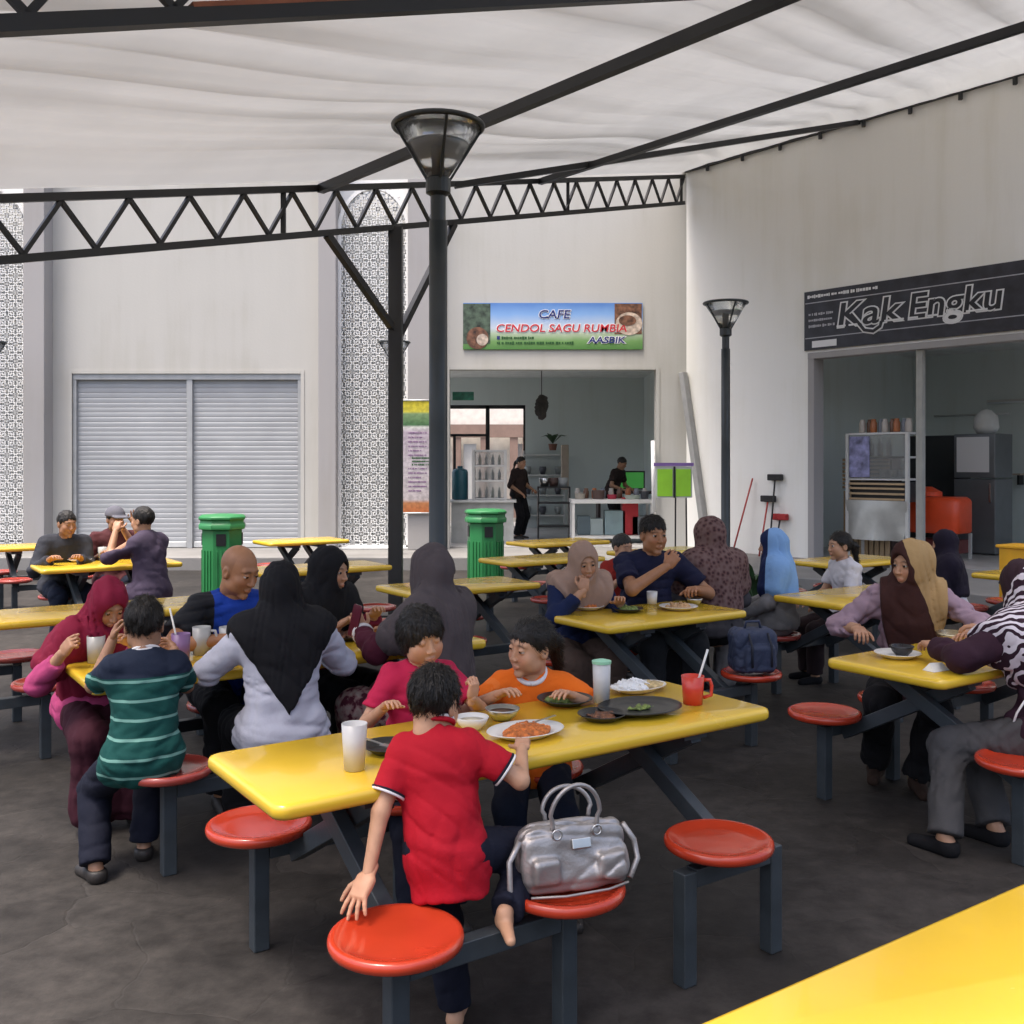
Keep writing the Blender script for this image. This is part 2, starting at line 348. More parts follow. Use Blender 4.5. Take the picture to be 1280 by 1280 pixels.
m_.bar((DX0, yb, DZ - .03), (DX1, yb, DZ - .03), .08, .1); m_.bar((DX0, yb, 2.3), (-.55, yb, 2.3), .06, .06); m_.bar((-1.3, yb, ZP), (-1.3, yb, 2.3), .06, .06)
m_.build('back_door_frame', M_black, bld)
# bright yard seen through the back door: pale veranda wall with brown posts
m_ = MB(); m_.box((-.5, RD + 5, 1.8), (12, .2, 3.6)); m_.build('yard_wall', mat('yard_wall', (.86, .82, .75), .8), bld)
M_yb = mat('yard_brown', (.30, .20, .16), .7)
for x in (-1.5, -.75, .05, .4, .9): m_ = MB(); m_.box((x, RD + 4.6, 1.28), (.22, .2, 2.18)); m_.build('yard_post', M_yb, bld)
m_ = MB(); m_.box((-.4, RD + 4.6, 2.55), (6, .25, .35)); m_.build('yard_beam', M_yb, bld)
for x, w in ((-1.15, .35), (.22, .14)): m_ = MB(); m_.box((x, RD + 4.7, 1.2), (w, .1, 2.0)); m_.build('yard_panel', M_white, bld)
wall_piece('room_floor', XC0 - 1.05, XC1 + .5, ZP + .002, ZP + .012, YB + TH, YB + RD - .15, M_tile)
# right shop room, built along the side wall
side_piece('room_wall', T0 - 1.2, T0 - 1.0, .22, 6, ZP, 3.9, M_room); side_piece('room_wall', T0 - 1.2, T1 + .5, 5.0, 5.2, ZP, 3.9, M_room); side_piece('room_wall', T1 + .3, T1 + .5, .22, 5.0, ZP, .9, M_room)  # end wall kept low, out of view, opened up to brighten the shop
side_piece('room_floor', T0 - 1.0, T1 + .3, .22, 5.0, ZP + .002, ZP + .012, M_tile)
side_piece('room_ceiling', T0 - 1.2, T1 + .5, .22, 5.0, 3.7, 3.9, M_ceil)

# ---------------------------------------------------------------- roof: trusses, purlins, tarpaulin
DV = Vector((-.559, -.829, -.249))            # down the slope, from the wall corner
P0 = Vector((3.0, YB, 6.64))
def rp(d, t, dz=0.): return P0 + DV * d + WV * t + Vector((0, 0, dz))
def truss(t, d0, d1, depth, nseg, label, chord=.062, web=.034, verts=()):
    r = empty('roof_truss', rp(d1, t, 0) * 1.0, 0, label, 'truss'); O = Vector(r.location)
    def P(d, dz): return rp(d, t, dz) - O
    m_ = MB(); m_.bar(P(d0, -.05), P(d1, -.05), chord, chord); m_.build('top_chord', M_black, r)
    m_ = MB(); m_.bar(P(d0, -depth), P(d1, -depth), chord, chord); m_.build('bottom_chord', M_black, r)
    for k in range(nseg):
        a = d0 + (d1 - d0) * k / nseg; b_ = d0 + (d1 - d0) * (k + 1) / nseg; c = (a + b_) / 2
        for q, w in ((a, c), (b_, c)):
            m_ = MB(); m_.bar(P(q, -.08), P(w, -depth + .03), web, web); m_.build('web', M_black, r)
    for d in verts:
        m_ = MB(); m_.bar(P(d, -.08), P(d, -depth + .03), web * 1.3, web * 1.3); m_.build('web', M_black, r)
    return r
tr1 = truss(0.02, .15, 13.4, .50, 22, 'black lattice roof truss in front of the shutter, running to the wall corner', verts=(.25, 4.0, 9.3))
# second truss beside the viewer
A = Vector((-2.86, 2.2, 2.52)); B = Vector((2.35, 6.4, 4.686))
tr2 = empty('roof_truss', A, 0, 'black roof truss with rusty brown paint marks above the front table', 'truss')
m_ = MB(); m_.bar((0, 0, 0), B - A, .06, .055); m_.build('bottom_chord', M_black, tr2)
D2 = Vector((0, 0, .40)); D3 = Vector((0, 0, .03))
m_ = MB(); m_.bar(D2, B - A + D3, .055, .055); m_.build('top_chord', M_black, tr2)
m_ = MB(); m_.bar((B - A) * .33 + Vector((0, 0, .034)), (B - A) * .62 + Vector((0, 0, .034)), .062, .018); m_.build('rust_patch', mat('red_lead', (.32, .12, .07), .8, var=.2, vscale=8), tr2)
for k in range(14):
    for a, b_ in ((k / 14, (k + .5) / 14), ((k + 1) / 14, (k + .5) / 14)):
        m_ = MB(); m_.bar((B - A) * a + D2 * (1 - a) + D3 * a, (B - A) * b_ + Vector((0, 0, .03)), .028, .028); m_.build('web', M_black, tr2)
def member(name, a, b_, w, label, cat='beam'):
    m_ = MB(); m_.bar((0, 0, 0), b_ - a, w, w * 1.15); o = m_.build(name, M_black, loc=a); return tag(o, label, cat)
member('roof_purlin', rp(8.81, .03, -.06), rp(8.81, 7.1, -.06), .072, 'black purlin under the tarpaulin passing behind the big lamp head')
member('roof_purlin', rp(4.74, .03, -.06), rp(4.74, 7.1, -.06), .066, 'black purlin under the tarpaulin nearest the shop wall')
member('roof_brace', rp(6.6, .03, -.07), sw(3.3, -.06, 6.66), .062, 'black diagonal brace from the truss to the shop wall')
wr = empty('wall_rail', sw(0, -.05, 6.68), 0, 'thin black rail with hooks along the top of the side wall', 'rail'); O = Vector(wr.location)
m_ = MB(); m_.bar(sw(.02, -.05, 6.68) - O, sw(11, -.05, 6.74) - O, .06, .07); m_.build('rail', M_black, wr)
for k in range(13):
    t = .5 + k * .72; m_ = MB(); m_.box(sw(t, -.06, 6.62) - O, (.05, .05, .10)); m_.build('hook', M_black, wr, bevel=.008)
# tarpaulin sheet with sag and drawn folds
def tarp_z(d, t):
    def pleat(x, p): return np.abs(np.sin(x)) ** p
    f = -.075 * (1 - pleat(t * 3.5 + .35 * np.sin(d * .45) + .10 * d + .3, .7)) * (.55 + .45 * np.sin(t * .9 + d * .3))
    f += -.042 * (1 - pleat(t * 6.1 + .6 * np.sin(d * .33 + 1) - .06 * d + .7, .75)) * (.5 + .5 * np.sin(t * 1.7 - d * .4 + 2))
    f += .014 * np.sin(t * 15.1 + .9 * np.sin(d * .8) + .1 * d) + .005 * np.sin(t * 41 + 2 * np.sin(d * 1.3 + t)) + .02 * np.sin(d * 1.5 + .7 * t)
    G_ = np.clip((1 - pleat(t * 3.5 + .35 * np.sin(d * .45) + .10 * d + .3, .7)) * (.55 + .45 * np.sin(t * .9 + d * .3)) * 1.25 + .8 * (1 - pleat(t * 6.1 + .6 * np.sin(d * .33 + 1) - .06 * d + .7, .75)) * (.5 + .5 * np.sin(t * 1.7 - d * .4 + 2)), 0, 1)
    edge = np.clip(t / .5, 0, 1) * np.clip(d / .6, 0, 1)
    sag = -.05 * np.sin(np.pi * np.clip((d % 4.4) / 4.4, 0, 1))
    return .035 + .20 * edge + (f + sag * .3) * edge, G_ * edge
nd, ntt = 120, 330
dd = np.linspace(-.02, 13.6, nd); tt = np.linspace(-.06, 7.15, ntt)
Dg, Tg = np.meshgrid(dd, tt, indexing='ij')
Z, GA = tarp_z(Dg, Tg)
V = np.stack([P0.x + DV.x * Dg + WV.x * Tg, P0.y + DV.y * Dg + WV.y * Tg, P0.z + DV.z * Dg + Z], -1).reshape(-1, 3)
idx = np.arange(nd * ntt).reshape(nd, ntt)
Q = np.stack([idx[:-1, :-1], idx[1:, :-1], idx[1:, 1:], idx[:-1, 1:]], -1).reshape(-1, 4)
me = bpy.data.meshes.new('tarpaulin'); me.from_pydata(V.tolist(), [], Q.tolist())
mt = bpy.data.materials.new('tarpaulin'); mt.use_nodes = True; N, L = mt.node_tree.nodes, mt.node_tree.links
N.remove(N['Principled BSDF']); out = N['Material Output']
df = N.new('ShaderNodeBsdfDiffuse'); tl = N.new('ShaderNodeBsdfTranslucent'); ms = N.new('ShaderNodeMixShader'); ms.inputs[0].default_value = .26
tc = N.new('ShaderNodeTexCoord'); ns = N.new('ShaderNodeTexNoise'); ns.inputs['Scale'].default_value = .8; ns.inputs['Detail'].default_value = 7; L.new(tc.outputs['Object'], ns.inputs['Vector'])
rr = ramp(N, [(.3, (.565, .575, .58)), (.55, (.635, .645, .65)), (.75, (.60, .608, .615))]); L.new(ns.outputs[0], rr.inputs[0])
L.new(rr.outputs[0], df.inputs[0]); L.new(rr.outputs[0], tl.inputs[0]); L.new(df.outputs[0], ms.inputs[1]); L.new(tl.outputs[0], ms.inputs[2]); L.new(ms.outputs[0], out.inputs[0])
ga = me.attributes.new('fold_shade', 'FLOAT', 'POINT'); ga.data.foreach_set('value', GA.astype(np.float32).ravel())
an = N.new('ShaderNodeAttribute'); an.attribute_name = 'fold_shade'       # fold shading put into the translucency, darker along the folds
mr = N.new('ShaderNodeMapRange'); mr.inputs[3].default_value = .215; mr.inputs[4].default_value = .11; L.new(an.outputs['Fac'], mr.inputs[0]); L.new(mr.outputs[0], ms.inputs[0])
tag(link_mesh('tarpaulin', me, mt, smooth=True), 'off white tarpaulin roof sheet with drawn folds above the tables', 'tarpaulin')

# truss post with struts
PP = rp(7.66, .02, -.5); PO = Vector((PP.x, PP.y, 0))
tp = empty('roof_post', PO, 0, 'black square roof post with two slanting struts under the truss', 'post')
m_ = MB(); m_.box((0, 0, PP.z / 2), (.15, .15, PP.z)); m_.build('post', M_black, tp, bevel=.01)
m_ = MB(); m_.box((0, 0, .01), (.32, .32, .02)); m_.build('base_plate', M_black, tp)
for s in (-1, 1):
    q = rp(7.66 - s * 1.05, .02, -.52) - PO
    m_ = MB(); m_.bar((0, 0, PP.z - 1.25 + (.1 if s < 0 else 0)), q, .07, .07); m_.build('strut', M_black, tp)

# ---------------------------------------------------------------- lamp posts
def lamp_post(loc, h, k, label):
    r = empty('lamp_post', loc, 0, label, 'lamp post', 'garden lamp posts between the tables')
    R_ = .285 * k; hz = .33 * k; pr = .059 * k
    g = MB(); g.lathe([(pr * 1.5, 0), (pr * 1.5, .03), (pr * 1.05, .05), (pr, h * .5), (pr, h - hz - .28 * k)], 20); g.build('pole', M_lamp, r, smooth=True, bevel=0)
    g = MB(); z = h - hz; g.lathe([(pr * .82, z - .30 * k), (pr * .82, z - .12 * k), (pr * 1.35, z - .10 * k), (pr * 1.35, z - .01), (pr * 1.1, z)], 20); g.build('neck', M_lamp, r, smooth=False)
    g = MB(); nt_ = 36; V = []; 
    pts = [(R_ * math.cos(a), R_ * math.sin(a), h) for a in np.linspace(0, 2 * math.pi, nt_ + 1)]
    g.tube(pts, .018 * k, 8, False); g.build('rim', M_lamp, r, smooth=True)
    for a in (15, 105, 195, 285):
        c, s = math.cos(R(a)), math.sin(R(a)); g = MB(); g.bar((pr * 1.2 * c, pr * 1.2 * s, z - .02), (R_ * c, R_ * s, h), .016 * k, .016 * k); g.build('rib', M_lamp, r)
    g = MB(); g.lathe([(pr * 1.15, z), (R_ * .97, h - .01)], 32); g.build('lens', M_glass, r, smooth=True)
    g = MB(); g.lathe([(0.001, h + .02), (R_ * .5, h + .015), (R_ * .98, h)], 32); g.build('cap', mat('lamp_cap', (.5, .49, .45), .5), r, smooth=True)
    g = MB(); g.lathe([(.03 * k, z), (.03 * k, z + .2 * k), (.001, z + .21 * k)], 12); g.build('bulb', mat('lamp_bulb', (.75, .75, .73), .3), r, smooth=True)
    g = MB(); g.lathe([(.02, z + .2 * k), (.15 * k, z + .215 * k), (.15 * k, z + .225 * k), (.02, z + .23 * k)], 24); g.build('reflector', mat('lamp_cap', (.5, .49, .45), .5), r, smooth=False)
    return r
lamp_post((-.474, 6.5, 0), zat(158, 6.5), 1.0, 'tall dark garden lamp post rising behind the woman in the grey headscarf')
lamp_post((2.85, 13.5, 0), zat(379, 13.5), 1.0, 'dark garden lamp post before the side wall, between mop rack and banner')
lamp_post((-1.88, 16.2, ZP), zat(428, 16.2) - ZP, .85, 'dark garden lamp post standing against the arched fretwork screen')
lamp_post((-8.36, 16.2, ZP), zat(428, 16.2) - ZP, .85, 'dark garden lamp post before the fretwork screen left of the shutter')
# ---------------------------------------------------------------- canteen tables with fixed stools
UA = math.atan2(.565, .825)
UV = Vector((math.cos(UA), math.sin(UA), 0)); VV = Vector((-math.sin(UA), math.cos(UA), 0))
TZ, SZ = .75, .43
_tm = {}
def share(key, fn, name, m, parent, **kw):
    if key in _tm:
        o = _tm[key].copy(); o.name = name; COL.objects.link(o); o.parent = parent; return o
    g = MB(); fn(g); o = g.build(name, m, parent, **kw); _tm[key] = o; return o
def seat_profile():
    r = .178
    return [(.001, -.028), (r * .55, -.03), (r * .9, -.032), (r * .985, -.022), (r, -.010), (r * .985, .001), (r * .945, .006), (r * .88, .004), (r * .8, -.004), (r * .6, -.009), (.001, -.011)]
def table(N_, L_, label, near=(), far=(), red=None, legs_near=None, legs_far=None, W=.60, group='yellow canteen tables with fixed red stools'):
    """N_: corner of the top at the near/left end; near, far: stool offsets along the two long sides"""
    N_ = Vector((N_[0], N_[1], 0)); ctr = N_ + UV * (L_ / 2) + VV * (W / 2)
    r = empty('canteen_table', ctr, UA, label, 'table', group)
    red = red or M_red
    share(('top', round(L_, 2)), lambda g: slab(g, L_, W, [(.03, TZ - .045), (.008, TZ - .043), (0, TZ - .032), (0, TZ - .014), (.004, TZ - .004), (.014, TZ)], .045), 'table_top', M_yellow, r, smooth=True, bevel=0)
    B_ = .055
    def lx(s): return s - L_ / 2
    def post(x, y, h): 
        o = share(('post', round(h, 3)), lambda g: g.box((0, 0, h / 2), (B_, B_, h)), 'leg', M_frame, r, bevel=.005); o.location = (x, y, 0)
    def rail(x0, x1, y, z):
        g = MB(); g.box(((x0 + x1) / 2, y, z), (x1 - x0, B_ - .004, .058)); g.build('rail', M_frame, r, bevel=.004)
    zr = SZ - .035 - .06
    for side, offs, legs in ((-1, near, legs_near), (1, far, legs_far)):
        y = side * (W / 2 + .195)
        for s in offs:
            o = share('seat', lambda g: g.lathe(seat_profile(), 40), 'seat', None, r, smooth=True)
            o.location = (lx(s), y, SZ)
            if not o.data.materials: o.data.materials.append(M_red)
            if red is not M_red: 
                o.data = o.data.copy(); o.data.materials[0] = red
            g = MB(); g.box((0, 0, -.047), (.05, .05, .036)); g.build('seat_stem', M_frame, o)
        if legs is None: legs = ([offs[0], offs[-1]] if len(offs) else [])
        gr = list(legs)
        for a, b_ in zip(gr[0::2], gr[1::2]):
            post(lx(a), y, zr + .025); post(lx(b_), y, zr + .025); rail(lx(a) + B_ / 2 + .001, lx(b_) - B_ / 2 - .001, y, zr)
        # slanting braces from the seat rail up under the far side of the top
    for s in (.34, L_ - .34):
        for side in (-1, 1):
            off = .03 * side
            y0 = side * (W / 2 + .17); g = MB(); g.bar((lx(s) + off, y0, zr - .02), (lx(s) + off, -side * (W / 2 - .10), TZ - .07), B_ - .006, B_ + .01); g.build('brace', M_frame, r, bevel=.004)
        g = MB(); g.box((lx(s), 0, TZ - .06), (.11, W - .12, .03)); g.build('top_bracket', M_frame, r)
    return r
S6 = (.25, .80, 1.43); L6 = (.25, .80, 1.28, 1.68)
S4 = (.28, .92); L4 = (.28, .92)
table((-.6175, 2.648), 1.92, 'yellow table holding the oval plate of orange food, with a red boy leaning on it', S6, S6, None, L6, L6)
table((-1.70, 4.095), 1.92, 'yellow table with the bald man, striped boy and white-shirted woman seated round it', S6, S6, M_red2, L6, L6)
table((.534, 5.58), 1.12, 'short yellow table where the beige headscarf woman and navy shirt man eat', (.92,), S4, None, L4, L4)
table((1.785, 4.197), 1.92, 'yellow table with steel bowl, shared by lavender cardigan woman and striped headscarf woman', S6, S6, None, L6, L6)
table((2.12, 6.47), 1.12, 'bare yellow table beside the light blue headscarf and the ponytail girl', S4, S4, M_red2, L4, L4)
table((-3.39, 5.39), 1.92, 'empty yellow table behind the maroon headscarf woman', S6, S6, M_red2, L6, L6)
table((-4.0, 8.6), 1.2, 'yellow table where the men in dark and purple shirts sit by the shutter', S4, S4, M_red2, L4, L4)
table((-5.6, 10.7), 1.2, 'yellow table tucked behind the men sitting before the shutter', S4, S4, M_red2, L4, L4)
table((-2.75, 11.5), 1.0, 'empty yellow table in front of the right shutter edge', S4[:1], S4[:1], M_red2, L4, L4)
table((-2.04, 8.32), 1.2, 'empty yellow table left of the black roof post', S4, S4, M_red2, L4, L4)
table((-.69, 7.03), 1.12, 'empty yellow table just behind the grey headscarf, beside the lamp post', S4, S4, M_red2, L4, L4)
table((.0, 9.2), 1.12, 'empty yellow table in front of the green bin at the café', S4, S4, M_red2, L4, L4)
table((.25, 11.3), 1.12, 'empty yellow table nearest the open café front', S4, S4, M_red2, L4, L4)
table((1.3, 10.0), 1.12, 'empty yellow table near the green notice board stand', S4, S4, M_red2, L4, L4)
table((2.9, 9.0), 1.12, 'empty yellow table behind the ponytail girl', S4, S4, M_red2, L4, L4)
table((4.13, 7.9), 1.12, 'empty yellow table before the black banner shop', (), S4, M_red2, L4, L4)
FL = Vector((.27, 1.626, 0)) - UV * .12
n17 = FL - VV * .62
table((n17.x, n17.y), 1.92, 'plain yellow table top with nothing on it, cropped close before the handbag stool', (), (), None, (.21, .8), (), W=.62)
table((-7.1, 10.9), 1.2, 'yellow table before the left fretwork screen', S4, S4, M_red2, L4, L4)
table((-5.9, 7.6), 1.2, 'yellow table with faded stools left of the men by the shutter', S4, S4, M_red2, L4, L4)
# ---------------------------------------------------------------- bodies and clothes as smooth implicit surfaces, meshed with surface nets
f32 = np.float32
def A3(v): return np.array(v, f32)
def smin(a, b, k): h = np.clip(.5 + .5 * (b - a) / k, 0, 1); return b + (a - b) * h - k * h * (1 - h)
def smax(a, b, k): return -smin(-a, -b, k)
def cone(p, a, b, ra, rb, axis=None, flat=1.):
    a = A3(a); ba = A3(b) - a; w = p - a; t = np.clip(w @ ba / max(float(ba @ ba), 1e-8), 0, 1)
    w = w - t[:, None] * ba
    if axis is not None:
        ax = A3(axis); wa = w @ ax; w = w + ax * (wa * (1 / flat - 1))[:, None]
    d = np.sqrt((w * w).sum(1)) - (ra + (rb - ra) * t)
    return d * min(1., flat) if axis is not None else d
def ell(p, c, r, M=None):
    q = p - A3(c)
    if M is not None: q = q @ M
    r = A3(r); k0 = np.sqrt(((q / r) ** 2).sum(1)); k1 = np.sqrt(((q / (r * r)) ** 2).sum(1)) + 1e-6
    return k0 * (k0 - 1) / k1
def rbox(p, c, hs, r, M=None):
    q = p - A3(c)
    if M is not None: q = q @ M
    q = np.abs(q) - (A3(hs) - r); return np.sqrt((np.maximum(q, 0) ** 2).sum(1)) + np.minimum(q.max(1), 0) - r
def plane(p, n, c): n = A3(n); n = n / np.linalg.norm(n); return (p - A3(c)) @ n
def wob(p, amp, f, seed):
    g = np.random.default_rng(seed); o = 0
    for k in range(4):
        d1 = g.normal(size=3).astype(f32); d1 /= np.linalg.norm(d1); d2 = g.normal(size=3).astype(f32); d2 /= np.linalg.norm(d2)
        ff = f * (1 + .6 * k); o = o + np.sin(ff * (p @ d1) + 2.2 * np.sin(ff * .45 * (p @ d2) + k) + g.uniform(0, 6)) / (1 + .7 * k)
    return (o * amp * .5).astype(f32)
def crease(p, amp, f, seed):
    g = np.random.default_rng(seed + 41); o = 0
    for k in range(3):
        d1 = g.normal(size=3).astype(f32); d1 /= np.linalg.norm(d1); d2 = g.normal(size=3).astype(f32); d3 = g.normal(size=3).astype(f32)
        ff = f * (1 + .45 * k); w = np.sin(ff * (p @ d1) + 1.6 * np.sin(ff * .4 * (p @ d2)) + g.uniform(0, 6)); m = .5 + .5 * np.sin(ff * .33 * (p @ d3) + k * 2)
        o = o + (np.exp(-(w * 2.6) ** 2)) * m
    return (o * amp).astype(f32)
def sdf_mesh(fn, lo, hi, h):
    lo = A3(lo); hi = A3(hi); nb = np.ceil((hi - lo) / (8 * h)).astype(int) + 1
    bi = np.stack(np.meshgrid(*[np.arange(k) for k in nb], indexing='ij'), -1).reshape(-1, 3)
    cen = lo + (bi + .4375).astype(f32) * 8 * h
    dc = fn(cen.astype(f32)); act = np.abs(dc) < 8 * h * .9 + .02
    D = np.repeat(np.repeat(np.repeat(np.where(dc < 0, -1., 1.).astype(f32).reshape(nb), 8, 0), 8, 1), 8, 2)
    off = np.stack(np.meshgrid(*[np.arange(8)] * 3, indexing='ij'), -1).reshape(-1, 3)
    gi = (bi[act][:, None, :] * 8 + off[None]).reshape(-1, 3)
    if len(gi) == 0: return np.zeros((0, 3), f32), np.zeros((0, 4), int)
    D[gi[:, 0], gi[:, 1], gi[:, 2]] = fn((lo + gi.astype(f32) * h).astype(f32))
    S = D < 0; nx, ny, nz = D.shape
    cnt = sum(S[i:nx - 1 + i, j:ny - 1 + j, k:nz - 1 + k].astype(np.int8) for i in (0, 1) for j in (0, 1) for k in (0, 1))
    ac = np.argwhere((cnt > 0) & (cnt < 8)); ID = -np.ones((nx - 1, ny - 1, nz - 1), np.int64); ID[ac[:, 0], ac[:, 1], ac[:, 2]] = np.arange(len(ac))
    cor = np.array([(i, j, k) for i in (0, 1) for j in (0, 1) for k in (0, 1)])
    val = np.stack([D[ac[:, 0] + c[0], ac[:, 1] + c[1], ac[:, 2] + c[2]] for c in cor], 1)
    sm = np.zeros((len(ac), 3)); nn = np.zeros(len(ac))
    for a in range(8):
        for b in range(a + 1, 8):
            if np.abs(cor[a] - cor[b]).sum() != 1: continue
            m = (val[:, a] < 0) != (val[:, b] < 0); t = val[m, a] / (val[m, a] - val[m, b])
            sm[m] += cor[a] + t[:, None] * (cor[b] - cor[a]); nn[m] += 1
    V = lo + (ac + sm / nn[:, None]) * h
    Q = []
    for ax in range(3):
        sl0 = [slice(1, -1)] * 3; sl1 = [slice(1, -1)] * 3; sl0[ax] = slice(0, -1); sl1[ax] = slice(1, None)
        a = S[tuple(sl0)]; b = S[tuple(sl1)]; e = np.argwhere(a != b); o = e.copy()
        u, v = [(1, 2), (2, 0), (0, 1)][ax]; o[:, u] += 1; o[:, v] += 1
        def g(du, dv): q = o.copy(); q[:, u] += du; q[:, v] += dv; return ID[q[:, 0], q[:, 1], q[:, 2]]
        q = np.stack([g(-1, -1), g(0, -1), g(0, 0), g(-1, 0)], 1); inside = a[e[:, 0], e[:, 1], e[:, 2]]
        q[~inside] = q[~inside][:, ::-1]; Q.append(q)
    Q = np.concatenate(Q); Q = Q[(Q >= 0).all(1)]
    return V.astype(f32), Q
def np_mesh(name, V, Q, colors=None):
    me = bpy.data.meshes.new(name); me.vertices.add(len(V)); me.vertices.foreach_set('co', np.ascontiguousarray(V, f32).ravel())
    me.loops.add(len(Q) * 4); me.loops.foreach_set('vertex_index', np.ascontiguousarray(Q, np.int32).ravel())
    me.polygons.add(len(Q)); me.polygons.foreach_set('loop_start', np.arange(0, len(Q) * 4, 4, dtype=np.int32)); me.polygons.foreach_set('loop_total', np.full(len(Q), 4, np.int32))
    me.polygons.foreach_set('use_smooth', np.ones(len(Q), bool)); me.update(calc_edges=True)
    if colors is not None:
        at_ = me.color_attributes.new('tint', 'FLOAT_COLOR', 'POINT'); at_.data.foreach_set('color', np.concatenate([colors, np.ones((len(V), 1))], 1).astype(f32).ravel())
    return me
def field_obj(name, fn, lo, hi, h, m, parent):
    V, Q = sdf_mesh(fn, lo, hi, h)
    if len(V) == 0: return None
    me = np_mesh(name, V, Q); me.materials.append(m); o = bpy.data.objects.new(name, me); COL.objects.link(o); o.parent = parent
    return o

M_skin = bpy.data.materials.new('skin'); M_skin.use_nodes = True
N, L, b = nodes_of(M_skin); at_ = N.new('ShaderNodeAttribute'); at_.attribute_name = 'tint'
tc = N.new('ShaderNodeTexCoord'); ns = N.new('ShaderNodeTexNoise'); ns.inputs['Scale'].default_value = 30; ns.inputs['Detail'].default_value = 5; L.new(tc.outputs['Object'], ns.inputs['Vector'])
r_ = ramp(N, [(.3, (.88, .86, .85)), (.6, (1, 1, 1))]); L.new(ns.outputs[0], r_.inputs[0])
mx = N.new('ShaderNodeMix'); mx.data_type = 'RGBA'; mx.blend_type = 'MULTIPLY'; mx.inputs[0].default_value = 1; L.new(at_.outputs['Color'], mx.inputs[6]); L.new(r_.outputs[0], mx.inputs[7]); L.new(mx.outputs[2], b.inputs['Base Color'])
b.inputs['Roughness'].default_value = .5; b.inputs['Specular IOR Level'].default_value = .4
M_hair = mat('black_hair', (.007, .006, .0055), .45, var=0, spec=.35)
N, L, b = nodes_of(M_hair); tc = N.new('ShaderNodeTexCoord'); mp = N.new('ShaderNodeMapping'); mp.inputs['Scale'].default_value = (170, 170, 14); L.new(tc.outputs['Object'], mp.inputs[0])
ns = N.new('ShaderNodeTexNoise'); ns.inputs['Scale'].default_value = 1.; ns.inputs['Detail'].default_value = 4; L.new(mp.outputs[0], ns.inputs['Vector']); r_ = ramp(N, [(.35, (.004, .0035, .003)), (.65, (.020, .016, .013))]); L.new(ns.outputs[0], r_.inputs[0]); L.new(r_.outputs[0], b.inputs['Base Color'])
bp = N.new('ShaderNodeBump'); bp.inputs['Strength'].default_value = .6; bp.inputs['Distance'].default_value = .01; L.new(ns.outputs[0], bp.inputs['Height']); L.new(bp.outputs[0], b.inputs['Normal'])
M_eye = mat('eye_white', (.40, .38, .36), .25, var=0); M_iris = mat('eye_iris', (.02, .012, .008), .15, var=0); M_lash = mat('lash', (.015, .01, .009), .6, var=0)

M_shoe = mat('dark_shoe', (.022, .018, .016), .55, var=.15)
def cloth(name, col, rough=.85, var=.10, **k):
    col = tuple(c * .80 for c in col)
    return mat(name, col, rough, var=var, vscale=5, bump=k.get('bump', .14), bscale=k.get('bscale', 38), spec=.2)
def banded(name, fn_nodes, rough=.85):
    m = mat(name, (.5, .5, .5), rough, var=0, spec=.25); N, L, b = nodes_of(m); tc = N.new('ShaderNodeTexCoord'); c = fn_nodes(N, L, tc.outputs['Object']); L.new(c, b.inputs['Base Color'])
    n2 = N.new('ShaderNodeTexNoise'); n2.inputs['Scale'].default_value = 38; n2.inputs['Detail'].default_value = 4; L.new(tc.outputs['Object'], n2.inputs['Vector']); bp = N.new('ShaderNodeBump'); bp.inputs['Strength'].default_value = .14; bp.inputs['Distance'].default_value = .02
    L.new(n2.outputs[0], bp.inputs['Height']); L.new(bp.outputs[0], b.inputs['Normal']); return m
def sepz(N, L, v, ax=2): s = N.new('ShaderNodeSeparateXYZ'); L.new(v, s.inputs[0]); return s.outputs[ax]
def math1(N, L, op, a, b=None):
    n = N.new('ShaderNodeMath'); n.operation = op
    for i, q in enumerate((a, b)):
        if q is None: continue
        if isinstance(q, (int, float)): n.inputs[i].default_value = q
        else: L.new(q, n.inputs[i])
    return n.outputs[0]
def mixc(N, L, f, a, b):
    m = N.new('ShaderNodeMix'); m.data_type = 'RGBA'; L.new(f, m.inputs[0])
    for i, q in ((6, a), (7, b)):
        if isinstance(q, tuple): m.inputs[i].default_value = (*q, 1)
        else: L.new(q, m.inputs[i])
    return m.outputs[2]

def rotm(yaw, pitch, roll):               # head frame: columns = right, forward, up; yaw to the left, pitch down, roll to the right (degrees)
    M = Euler((0, 0, R(yaw))).to_matrix() @ Euler((-R(pitch), 0, 0)).to_matrix() @ Euler((0, R(roll), 0)).to_matrix()
    return np.array(M, f32)

